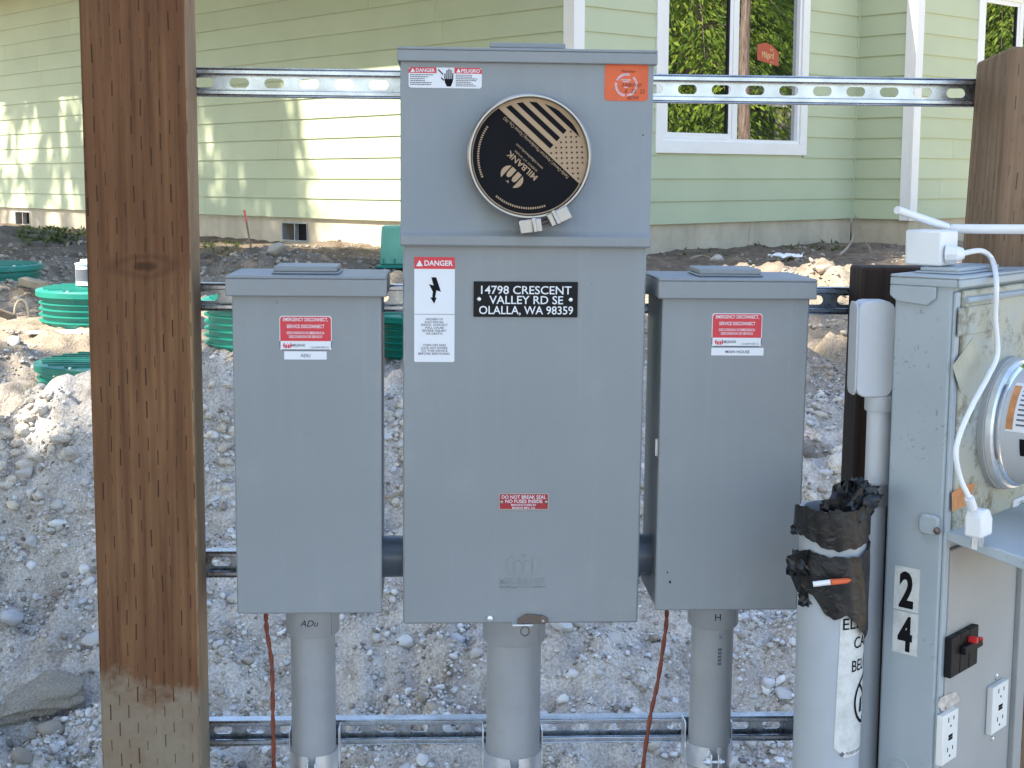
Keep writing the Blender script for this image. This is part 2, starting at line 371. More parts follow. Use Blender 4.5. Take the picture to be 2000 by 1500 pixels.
def green_plastic(name, c):
    t = NT(name); n = t.noise(7, 4); x, y, z = t.xyz()
    col = t.mix(t.ramp(n, 0.35, 0.75), c, mul(c, 1.25)); dust = t.ramp(t.noise(30, 5, rough=0.7), 0.55, 0.75)
    col = t.mix(t.m_('MULTIPLY', dust, 0.22), col, (0.4, 0.42, 0.38)); t.col(col); t.rough(0.42); return t.m
M['green'] = green_plastic('septic_green_plastic', (0.008, 0.20, 0.15)); M['green_lid'] = green_plastic('green_lid_plastic', (0.008, 0.14, 0.105))
M['green_box'] = green_plastic('pale_green_plastic', (0.12, 0.36, 0.26))
def leaf_mat(name, a, b):
    t = NT(name); at_ = t.new('ShaderNodeAttribute'); at_.attribute_name = 'tint'
    c = t.mix(at_.outputs['Fac'], a, b); t.col(c); t.rough(0.6); t.b.inputs['Specular IOR Level'].default_value = 0.3
    tr = t.new('ShaderNodeBsdfTranslucent'); t.ln(t.mix(1.0, c, (1.5, 1.7, 0.8), 'MULTIPLY'), tr.inputs[0])
    mx = t.new('ShaderNodeMixShader'); mx.inputs[0].default_value = 0.4
    t.ln(t.b.outputs[0], mx.inputs[1]); t.ln(tr.outputs[0], mx.inputs[2]); t.ln(mx.outputs[0], t.n['Material Output'].inputs[0]); return t.m
M['needle'] = leaf_mat('cedar_foliage', (0.07, 0.125, 0.015), (0.27, 0.34, 0.045))
M['weed'] = leaf_mat('weed_leaf', (0.05, 0.065, 0.025), (0.15, 0.16, 0.08))
M['fern'] = leaf_mat('fern_leaf', (0.07, 0.14, 0.02), (0.24, 0.34, 0.04))
def bark():
    t = NT('cedar_bark'); g = t.noise(1.0, 5, t.vec((22, 22, 2.2)), 0.65)
    t.col(t.mix(t.ramp(g, 0.35, 0.65), (0.09, 0.06, 0.045), (0.30, 0.225, 0.18))); t.rough(0.95); t.bump(g, 1.0, 0.03); return t.m
M['bark'] = bark()
def plastic_bag():
    t = NT('black_film'); n = t.noise(26, 5, rough=0.7)
    t.col(t.mix(t.ramp(n, 0.5, 0.72), (0.006, 0.006, 0.007), (0.022, 0.023, 0.025))); t.rough(t.m_('ADD', t.m_('MULTIPLY', n, 0.4), 0.15))
    t.bump(t.noise(60, 4, dist=1.0), 0.6, 0.003); return t.m
M['bag'] = plastic_bag()
def scratched_sticker():
    t = NT('scuffed_sticker'); n = t.noise(60, 5, rough=0.75)
    t.col(t.mix(t.ramp(n, 0.3, 0.6), (0.50, 0.50, 0.47), (0.66, 0.66, 0.63))); t.rough(0.6); return t.m
M['scuffed'] = scratched_sticker()
def clear():
    t = NT('clear_meter_dome'); t.col((0.9, 0.93, 0.95)); t.rough(0.06); t.b.inputs['Transmission Weight'].default_value = 1.0; t.b.inputs['IOR'].default_value = 1.45; return t.m
M['clear'] = clear()
M['meter_grey'] = mk('meter_body', (0.50, 0.51, 0.52), 0.35, var=0.05)
M['copper_spot'] = mk('orange_sticker', (0.55, 0.24, 0.09), 0.7, var=0.3, scale=50)
# ------------------------------------------------------------------ ground
_tab = RNG.random((256, 256))
def vnoise(x, y):
    xi = np.floor(x).astype(int); yi = np.floor(y).astype(int); fx = x - xi; fy = y - yi
    fx = fx * fx * (3 - 2 * fx); fy = fy * fy * (3 - 2 * fy); a, b, c, d = xi & 255, yi & 255, (xi + 1) & 255, (yi + 1) & 255
    return (_tab[a, b] * (1 - fx) + _tab[c, b] * fx) * (1 - fy) + (_tab[a, d] * (1 - fx) + _tab[c, d] * fx) * fy - 0.5
def fbm(x, y, o=4, g=0.5):
    s = 0; a = 1.0
    for i in range(o): s = s + a * vnoise(x + 17.3 * i, y + 9.1 * i); x = x * 2.03; y = y * 2.03; a *= g
    return s
def mound(u, v, Y, h, r, ry=None):
    p = at(u, v, Y); return (p.x, Y, h, r, ry or r)
MOUNDS = [mound(0, 460, 9.6, 0.24, 1.0), mound(540, 500, 9.0, 0.15, 0.55), mound(1650, 540, 7.4, 0.17, 0.5), mound(770, 650, 4.9, 0.26, 0.28),
          mound(60, 830, 4.75, 0.10, 0.5, 0.25), mound(170, 800, 4.95, 0.10, 0.35, 0.2), mound(100, 930, 4.55, -0.10, 0.5, 0.10), mound(430, 860, 4.72, -0.10, 0.25, 0.1),
          mound(430, 760, 5.0, 0.10, 0.3), mound(140, 530, 7.9, -0.10, 0.25), mound(765, 540, 9.2, -0.16, 0.35), mound(1610, 820, 4.75, 0.10, 0.25), mound(1620, 640, 5.6, 0.1, 0.2, 0.3),
          mound(60, 1330, 4.05, 0.06, 0.3, 0.12), mound(1390, 1000, 4.5, 0.05, 0.4), mound(60, 600, 6.9, 0.10, 0.3), mound(850, 1340, 4.05, 0.06, 0.3)]
def H0(X, Y):
    Yw = Y + 0.16 * np.sin(X * 1.7 + 0.6) + 0.10 * np.sin(X * 4.1)
    return np.interp(Yw, [-80, 3.55, 4.1, 4.5, 4.9, 5.3, 6.0, 8, 10, 40, 100], [0, 0, 0.20, 0.45, 0.69, 0.86, 0.99, 1.05, 1.05, 1.07, 1.4])
def H(X, Y):
    z = H0(X, Y)
    for mx, my, h, rx, ry in MOUNDS: z = z + h * np.exp(-(((X - mx) / rx) ** 2 + ((Y - my) / ry) ** 2))
    k = np.clip((11.5 - Y) / 4, 0.25, 1) * (1 - 0.72 * np.exp(-((Y - 6.15) / 0.75) ** 2) * np.clip((1.2 - X) / 1.0, 0, 1))
    ridg = np.abs(fbm(X * 3.1 + 40, Y * 3.7, 3))
    z = z + k * (0.20 * fbm(X * 1.5, Y * 1.8, 4) - 0.17 * ridg - 0.08 * np.abs(fbm(X * 8 + 3, Y * 10, 3)) + 0.06 * fbm(X * 9, Y * 9, 4, 0.6) + 0.018 * fbm(X * 32 + 5, Y * 32, 3, 0.6)) + 0.025
    return z
RIS = [(-29, 7.8, 563, .4), (213, 6.15, 641, .36), (852, 5.75, 692, .3), (170, 5.4, 752, .5), (510, 5.25, 712, .34), (425, 5.2, 716, .25), (228, 5.89, 722, .35), (228, 5.66, 724, .35), (170, 5.4, 756, .4)]
for uc, Yr, vb, rx_ in RIS * 4:                         # the soil is banked up level with the foot of each riser
    p_ = at(uc, vb, Yr - .29); MOUNDS.append((p_.x, Yr - .34, p_.z - float(H(np.array([p_.x]), np.array([Yr - .29]))[0]), rx_, .30))
gx = np.unique(np.round(np.concatenate([np.linspace(-60, -6, 28), np.arange(-6, -2.4, .08), np.arange(-2.4, 2.4, .018), np.arange(2.4, 6, .08), np.linspace(6, 60, 28)]), 4))
gy = np.unique(np.round(np.concatenate([np.linspace(-40, 2.5, 24), np.arange(2.5, 3.6, .08), np.arange(3.6, 6.2, .018), np.arange(6.2, 14, .05), np.linspace(14, 20, 30), np.linspace(20, 90, 24)]), 4))
GX, GY = np.meshgrid(gx, gy); GZ = H(GX, GY)
def grid_mesh(name, X, Y, Z, mat):
    ny, nx = X.shape; me = bpy.data.meshes.new(name)
    co = np.stack([X, Y, Z], -1).reshape(-1, 3).astype(np.float32); idx = np.arange(nx * ny).reshape(ny, nx)
    q = np.stack([idx[:-1, :-1], idx[:-1, 1:], idx[1:, 1:], idx[1:, :-1]], -1).reshape(-1, 4)
    me.vertices.add(len(co)); me.vertices.foreach_set('co', co.ravel()); me.loops.add(q.size); me.loops.foreach_set('vertex_index', q.ravel().astype(np.int32))
    me.polygons.add(len(q)); me.polygons.foreach_set('loop_start', np.arange(0, q.size, 4, dtype=np.int32)); me.polygons.foreach_set('loop_total', np.full(len(q), 4, np.int32))
    me.polygons.foreach_set('use_smooth', np.ones(len(q), bool)); me.update(); me.validate(); me.materials.append(mat); return me
go = bpy.data.objects.new('ground', grid_mesh('ground', GX, GY, GZ, M['ground'])); COL.objects.link(go); tag(go, kind='structure')
def gz(x, y): return float(H(np.array([x]), np.array([y]))[0])
def ground_hit(us, vs):                        # where lines of sight meet the terrain
    d = np.array([tuple(ray(a, b)) for a, b in zip(us, vs)]); ts = np.linspace(3.3, 19, 180)
    P = d[:, None, :] * ts[None, :, None]; X, Y, Z = P[..., 0], P[..., 1], P[..., 2] + EYE
    g = H0(X, Y)
    for mx, my, h, rx, ry in MOUNDS: g = g + h * np.exp(-(((X - mx) / rx) ** 2 + ((Y - my) / ry) ** 2))
    below = Z < g; k = np.argmax(below, 1); ok = below.any(1); i = np.arange(len(k))
    return X[i, k], Y[i, k], ok

# ------------------------------------------------------------------ the house
C0 = Vector((0.45, 10.66, 0)); th = math.radians(42.6)
L_ = Vector((-math.sin(th), math.cos(th), 0)); B_ = Vector((math.cos(th), math.sin(th), 0)); UP = Vector((0, 0, 1))
C1 = C0 + B_ * 3.573; C2 = C1 - L_ * 0.589
WL = Frame(C0, -L_, B_, UP); WB = Frame(C0, B_, L_, UP); W3 = Frame(C1, -L_, B_, UP); W4 = Frame(C2, B_, L_, UP)
ZS = 1.29; EX = 0.178; ZTOP = 3.85
house = Thing('house', 'sage green lap-sided house with white window trim on a concrete foundation', 'house', WORLD, tuple(C0 + UP * 1.0))
# carcass: one solid block per wall run (behind the boards) and the foundation
fb = MB()
def run_block(fr, x0, x1, z0, z1, y0, y1): return MB().box(x0, x1, y0, y1, z0, z1).fr(fr)
# window openings: frame, x0, x1, z0, z1 of the outer trim
wx0, wx1 = WB.hit(1277, 200)[0], WB.hit(1573, 200)[0]
zb = WB.hit(1420, 301)[1]
w4x0 = W4.hit(1908, 30)[0]
WIN = {'WB': (wx0, wx1, zb, 3.4), 'W4': (w4x0, w4x0 + 1.6, zb + 0.25, 3.4)}
def wall_with_hole(fr, x0, x1, hole):
    m = MB()
    if hole:
        a, b, c, d = hole; i = 0.03
        a += i; b -= i; c += i; d -= i
        for q in ((x0, a, ZS, ZTOP), (b, x1, ZS, ZTOP), (a, b, ZS, c), (a, b, d, ZTOP)): m.box(q[0], q[1], 0, 0.14, q[2], q[3])
    else: m.box(x0, x1, 0, 0.14, ZS, ZTOP)
    return m.fr(fr)
for fr, x0, x1, h in ((WL, -13.5, 0, None), (WB, 0.141, 3.573, WIN['WB']), (W3, 0.141, 0.589, None), (W4, 0.141, 5.0, WIN['W4'])):
    house.part('wall', wall_with_hole(fr, x0, x1, h), M['siding'], smooth=False)
# the foundation with crawl-space vents
vents = []
for u0, u1, v0, v1 in ((30, 60, 412, 441), (551, 602, 433, 473)):
    a, zt = WL.hit(u0, v0, 0.012); b, zb_ = WL.hit(u1, v1, 0.012); vents.append((a, b, zb_, zt))
ff = MB(); xs = [-13.5]
for a, b, zl, zh in vents:
    ff.box(xs[-1], a, 0.012, 0.2, 0.4, ZS - .002); ff.box(a, b, 0.012, 0.2, 0.4, zl); ff.box(a, b, 0.012, 0.2, zh, ZS - .002); xs.append(b)
ff.box(xs[-1], -0.012, 0.012, 0.2, 0.4, ZS - .002); ff.fr(WL)
f2 = MB().box(0.2, 2.1, 0.012, 0.2, 0.4, ZS - .002).box(2.106, 3.573, 0.012, 0.2, 0.4, ZS - .002).box(2.09, 2.12, 0.018, 0.19, 0.4, ZS - .01).fr(WB)
f3 = MB().box(0, 0.577, 0.012, 0.2, 0.4, ZS - .002).fr(W3); f4 = MB().box(0.2, 5, 0.012, 0.2, 0.4, ZS - .002).fr(W4)
for m_ in (ff, f2, f3, f4): house.part('foundation', m_, M['concrete'], smooth=False)
for a, b, zl, zh in vents:
    vo = house.part('foundation_vent', MB().box(a, b, 0.16, 0.19, zl, zh).fr(WL), M['hole'])
    fm = MB(); t_ = 0.012
    fm.box(a, b, 0.004, 0.05, zh - t_, zh).box(a, b, 0.004, 0.05, zl, zl + t_).box(a, a + t_, 0.004, 0.05, zl + t_, zh - t_).box(b - t_, b, 0.004, 0.05, zl + t_, zh - t_)
    c_ = (a + b) / 2; fm.box(c_ - .007, c_ + .007, 0.006, 0.05, zl + t_, zh - t_)
    house.part('vent_frame', fm.fr(WL), M['pvc'], vo)
# lap boards, one object each
def board(fr, x0, x1, z0, h=EX):
    m = MB().xprism([(-0.019, z0), (-0.0195, z0 + 0.004), (-0.0085, z0 + h + 0.003), (-0.0005, z0 + h + 0.003), (-0.0005, z0)], x0, x1)
    return house.part('siding_board', m.fr(fr), M['siding'], smooth=False)
def rows(fr, x0, x1, hole=None, seed=0, joint=3.66):
    r = random.Random(seed); k = 0; z = ZS
    while z < ZTOP - 0.02:
        h = min(EX, ZTOP - z - .004)
        spans = [(x0, x1)]
        if hole and z + h > hole[2] + .03 and z < hole[3] - .03: spans = [(x0, hole[0] + .03), (hole[1] - .03, x1)]
        for a, b in spans:
            p = a + (r.random() * joint if b - a > 4 else 99)
            if p > b: cuts = [a, b]
            else:
                cuts = [a]
                while p < b - .2:
                    if p - cuts[-1] > .3: cuts.append(p)
                    p += joint
                cuts.append(b)
            for q in range(len(cuts) - 1): board(fr, cuts[q] + (.001 if q else 0), cuts[q + 1] - .001, z, h)
        z += EX; k += 1
rows(WL, -13.4, -0.085, None, 3); rows(WB, 0.085, 3.55, WIN['WB'], 1); rows(W3, 0.026, 0.505, None, 2); rows(W4, 0.085, 4.9, WIN['W4'], 4)
# corner boards
def cboard(fr, x0, x1): house.part('corner_board', MB().box(x0, x1, -0.026, -0.0006, ZS - .01, ZTOP).fr(fr), M['siding_trim'], bevel=0.002)
cboard(WL, -0.085, 0.0); cboard(WB, -0.026, 0.085); cboard(W3, 0.505, 0.589); cboard(W4, -0.026, 0.085)
house.part('inside_corner_strip', MB().box(-0.026, 0.0, -0.026, 0.0, ZS, ZTOP).fr(Frame(C1, B_, L_, UP)), M['siding'], bevel=0.002)
# windows
def window(fr, box, mull=True, sticker=False):
    x0, x1, z0, z1 = box; t = 0.092; y = -0.028
    fm = MB().box(x0, x0 + t, y, 0.0, z0 + t, z1 - t).box(x1 - t, x1, y, 0.0, z0 + t, z1 - t).box(x0, x1, y - .001, 0.0, z0, z0 + t).box(x0, x1, y - .001, 0.0, z1 - t, z1)
    wo = house.part('window', fm.fr(fr), M['siding_trim'], bevel=0.002)
    a, b, c, d = x0 + t, x1 - t, z0 + t, z1 - t; f = 0.03
    vf = MB().box(a, a + f, -0.012, .07, c + f, d - f).box(b - f, b, -0.012, .07, c + f, d - f).box(a, b, -0.013, .07, c, c + f).box(a, b, -0.013, .07, d - f, d)
    mid = (a + b) / 2
    vf.box(mid - .028, mid + .04, -0.009, .06, c + f, d - f)
    house.part('frame', vf.fr(fr), M['vinyl'], wo, bevel=0.003)
    a2, c2, d2 = a + f, c + f, d - f; s = 0.04                              # sliding sash on the left
    sm = MB().box(a2, a2 + s, -0.002, .03, c2 + s, d2 - s).box(mid - .028 - s, mid - .0281, -0.002, .03, c2 + s, d2 - s).box(a2, mid - .0281, -0.003, .03, c2, c2 + s).box(a2, mid - .0281, -0.003, .03, d2 - s, d2)
    house.part('sash', sm.fr(fr), M['vinyl'], wo, bevel=0.003)
    gk = MB().box(mid - .028 - s - .022, mid - .028 - s - .0001, .001, .028, c2 + s, d2 - s)
    house.part('gasket', gk.fr(fr), M['black_plastic'], wo)
    house.part('pane', MB().box(a2 + s - .005, mid - .028 - s, .012, .018, c2 + s - .005, d2 - s + .005).fr(fr), M['glass'], wo, smooth=False)
    house.part('pane', MB().box(mid + .035, b - f + .005, .022, .028, c2 - .005, d2 + .005).fr(fr), M['glass'], wo, smooth=False)
    house.part('dark_interior', MB().box(a, b, .10, .12, c, d).fr(fr), M['hole'], wo, smooth=False)
    return wo
w1 = window(WB, WIN['WB']); window(W4, WIN['W4'])
# the maker's sticker on the right-hand pane
M['dec_red'] = mk('window_decal', (0.42, 0.08, 0.04), 0.5, var=0.1, scale=20); M['dec_y'] = mk('decal_lettering', (0.75, 0.55, 0.25), 0.5)
def wq(u, v): return WB.hit(u, v, 0.0195)
q = [wq(*p) for p in ((1479, 117), (1521, 130), (1521, 102), (1507, 88), (1496, 83), (1479, 87))]
dc = house.part('window_sticker', MB().flat(q, 0.0198).fr(WB), M['dec_red'], w1)
tx, tz = wq(1500, 107)
lt = text_mb('Milgard', tx, tz, 0.0190, w=0.158, h=0.055); tx, tz = wq(1507, 97); text_mb('Visit', tx, tz, 0.019, h=0.022, mb=lt); tx, tz = wq(1507, 121); text_mb('.com', tx, tz, 0.019, h=0.018, mb=lt)
house.part('sticker_lettering', lt.fr(WB), M['dec_y'], w1, smooth=False)
# roof: soffit slab with fascia and two pitched planes
HF = Frame(C0, B_, L_, UP); ov = 0.965; ob = 0.12
rp = [(-ov, -ob), (3.573 - ob, -ob), (3.573 - ob, -0.589 - ob), (9.2, -0.589 - ob), (9.2, 13.8), (-ov, 13.8)]
m_ = MB(); n = len(rp); m_.add([(x, y, ZTOP) for x, y in rp] + [(x, y, ZTOP + .18) for x, y in rp], [tuple(range(n - 1, -1, -1)), tuple(range(n, 2 * n))] + [(i, (i + 1) % n, (i + 1) % n + n, i + n) for i in range(n)])
roof = house.part('roof', m_.fr(HF), M['siding_trim'], smooth=False)
m_ = MB(); mx_ = 4.3; zt = ZTOP + .181
m_.add([(-ov - .03, -ob, zt), (9.25, -ob, zt), (9.25, 13.8, zt), (-ov - .03, 13.8, zt), (mx_, -ob, zt + 1.3), (mx_, 13.8, zt + 1.3)], [(0, 3, 5, 4), (1, 4, 5, 2), (0, 4, 1), (2, 5, 3)])
house.part('shingle_slope', m_.fr(HF), M['roofing'], roof, smooth=False)
gu = MB(); gu.box(-ov - .12, -ov - .001, -ob, 13.8, ZTOP + .05, ZTOP + .17); house.part('gutter', gu.fr(HF), M['siding_trim'], roof)
# ------------------------------------------------------------------ the equipment rack
psi = math.radians(3.0); rho = math.radians(0.62)
RA = Vector((math.cos(psi) * math.cos(rho), math.sin(psi) * math.cos(rho), -math.sin(rho))); RN = Vector((-math.sin(psi), math.cos(psi), 0)); RH = RA.cross(RN)
R = Frame((0, 2.14, EYE), RA, RN, RH)          # y = 0 is the front plane of the struts
def hz(u, v, off): return R.hit(u, v, off)
# left post: square timber, turned a little about its front right edge
pf = -0.14; pa, _ = hz(378, 750, pf); pl, _ = hz(179, 750, pf); pw = pa - pl
ang = math.radians(4.0)
ex_ = RA * math.cos(ang) - RN * math.sin(ang) * -1; ex_ = (RA * math.cos(ang) + RN * math.sin(ang)).normalized(); ey_ = RH.cross(ex_)
PF = Frame(R.w((pa, pf, 0)), ex_, ey_, RH)
zk = PF.hit(268, 520)[1]; zc = PF.hit(280, 1400)[1]
M['post'] = wood('incised_post_timber', (0.165, 0.072, 0.032), (0.235, 0.12, 0.054), True, cement=zc + 0.0 - zk - 0.125, knot=(-pw / 2 + .005, 0.0), side_light=(0.34, 0.215, 0.115))
pm = MB(); r_ = 0.004
pm.box(-pw, 0, 0, pw, -1.62, 0.75)
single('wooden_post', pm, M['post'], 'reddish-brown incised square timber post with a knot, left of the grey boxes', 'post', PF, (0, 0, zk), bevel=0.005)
# right post, leaning a little
x1_, _ = hz(1975, 90, -0.13); ztop = hz(1975, 89, -0.13)[1]
lean = math.radians(1.3)
exr = (RA * math.cos(lean) - RH * math.sin(lean)).normalized(); ezr = (RH * math.cos(lean) + RA * math.sin(lean)).normalized()
QF = Frame(R.w((x1_, -0.13, ztop)), exr, exr.cross(ezr) * -1, ezr)
single('wooden_post', MB().box(0, 0.14, 0, 0.13, -1.9, 0).map(lambda p: Vector((p.x, p.y, p.z + (0.012 * p.y / 0.13 * -1 if p.z > -1 else 0)))), M['post_r'], 'weathered grey-brown timber post behind the meter pedestal at the right edge', 'post', QF, (0, 0, -1.9), bevel=0.006)
# short dark post carrying the pedestal
x2, z2 = hz(1684, 522, -0.07)
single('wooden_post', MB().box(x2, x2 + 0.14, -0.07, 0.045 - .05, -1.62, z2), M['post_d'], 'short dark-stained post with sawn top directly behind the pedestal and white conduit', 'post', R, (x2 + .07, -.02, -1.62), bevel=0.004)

def strut(name, label, x0, x1, zt, zoff=0.0):
    """slotted channel: open side with two lips faces the camera, slots in the back web"""
    t = Thing(name, label, 'strut channel', R, ((x0 + x1) / 2, 0.02, zt - 0.0413), 'galvanised struts across the rack')
    h = 0.0413; w = 0.0025; lip = 0.0095; d = 0.0206; zb = zt - h; ret = 0.007
    m = MB()
    m.box(x0, x1, 0, d, zt - w, zt); m.box(x0, x1, 0, d, zb, zb + w)
    m.box(x0, x1, 0, w, zt - lip, zt - w - .0001); m.box(x0, x1, 0, w, zb + w + .0001, zb + lip)
    m.box(x0, x1, w + .0001, ret, zt - lip, zt - lip + w); m.box(x0, x1, w + .0001, ret, zb + lip - w, zb + lip)
    t.part('channel', m, M['galv'], bevel=0.0012, seg=2)
    web = MB(); pit = 0.0508; n = int((x1 - x0) / pit) + 1; zc_ = (zt + zb) / 2; hw, hh = 0.0143, 0.0071
    for i in range(n):
        cx = x0 + zoff + pit * (i + 0.5); a, b = cx - pit / 2, cx + pit / 2
        inner, outer2 = [], []; H_ = h / 2 - w - .0001
        for k in range(24):
            an = 2 * math.pi * k / 24; c, s = math.cos(an), math.sin(an); mx = max(abs(c), abs(s))
            inner.append((cx + (hw - hh) * (1 if c > 0 else -1) + hh * c, zc_ + hh * s))
            outer2.append((cx + c / mx * pit / 2, zc_ + s / mx * H_))
        for y in (d - w - .0001, d - .0001 - w * .1):
            nn = len(web.v); web.v += [(p[0], y, p[1]) for p in inner] + [(p[0], y, p[1]) for p in outer2]
            for k in range(24): k2 = (k + 1) % 24; web.f.append((nn + k, nn + k2, nn + 24 + k2, nn + 24 + k))
        nn = len(web.v)
        web.v += [(p[0], d - w, p[1]) for p in inner] + [(p[0], d, p[1]) for p in inner]
        for k in range(24): k2 = (k + 1) % 24; web.f.append((nn + k, nn + 24 + k, nn + 24 + k2, nn + k2))
    t.part('slotted_web', web, M['galv'], smooth=False)
    return t
def zrow(u, v): return hz(u, v, 0.0)[1]
XL = hz(360, 150, 0)[0]
strut('strut_channel', 'top galvanised slotted strut above the disconnect boxes, spanning post to post', XL, hz(1960, 150, 0)[0], zrow(600, 134))
strut('strut_channel', 'second galvanised slotted strut from the top, level with the caps of the side boxes', XL, hz(1760, 580, 0)[0], zrow(420, 553))
strut('strut_channel', 'third strut from the top, showing only between the left post and left box', XL, hz(1300, 1080, 0)[0], zrow(430, 1077), 0.012)
strut('strut_channel', 'lowest galvanised strut with the conduit clamps below the boxes', XL, hz(1760, 1400, 0)[0], zrow(700, 1406), 0.01)

# ---- disconnect boxes
def fr_pts(u0, u1, v0, v1, off):
    um, vm = (u0 + u1) / 2, (v0 + v1) / 2
    return hz(u0, vm, off)[0], hz(u1, vm, off)[0], hz(um, v1, off)[1], hz(um, v0, off)[1]
def round_logo(cx, cz, r, y, mb_fg, mb_bg=None):
    """oval mark with an m-shaped pair of arches and a little figure between them"""
    for sgn in (-1, 1):
        pts = []
        for i in range(13):
            a = math.radians(-50 + 100 * i / 12); pts.append((cx + sgn * r * math.cos(a), cz + 0.78 * r * math.sin(a)))
        if sgn < 0: pts = pts[::-1]
        pts2 = [(cx + sgn * r * 0.62, p[1]) for p in pts[::-1]]
        mb_fg.flat(pts + pts2, y)
        a0, a1 = (0.08, 0.50); h0, h1 = -0.62, 0.12
        arch = [(sgn * a0, h0), (sgn * a1, h0), (sgn * a1, h1 - .1), (sgn * (a1 - .1), h1 + .12), (sgn * (a0 + .1), h1 + .12), (sgn * a0, h1 - .1)]
        if sgn < 0: arch = arch[::-1]
        mb_fg.flat([(cx + r * p[0], cz + r * p[1]) for p in arch], y)
    mb_fg.flat([(cx - r * .16, cz + r * .62), (cx, cz + r * .40), (cx + r * .16, cz + r * .62), (cx, cz + r * .54)], y)
    return mb_fg
def fine_print(x0, x1, z0, z1, n, y, mb=None, seed=0, hgt=0.45, center=False):
    r = random.Random(seed); mb = mb or MB(); dz = (z1 - z0) / n
    for i in range(n):
        z = z1 - dz * (i + .5); L = (x1 - x0) * r.uniform(.6, .98); x = x0 + (((x1 - x0) - L) / 2 if center else 0); e = x + L
        while x < e - 1e-5:
            w = min(r.uniform(.04, .11) * (x1 - x0), e - x); mb.flat([(x, z - dz * hgt / 2), (x + w, z - dz * hgt / 2), (x + w, z + dz * hgt / 2), (x, z + dz * hgt / 2)], y); x += w + .018 * (x1 - x0)
    return mb
def warn_tri(cx, cz, s, y, mb): mb.flat([(cx - s * .58, cz - s * .5), (cx + s * .58, cz - s * .5), (cx, cz + s * .55)], y); return mb

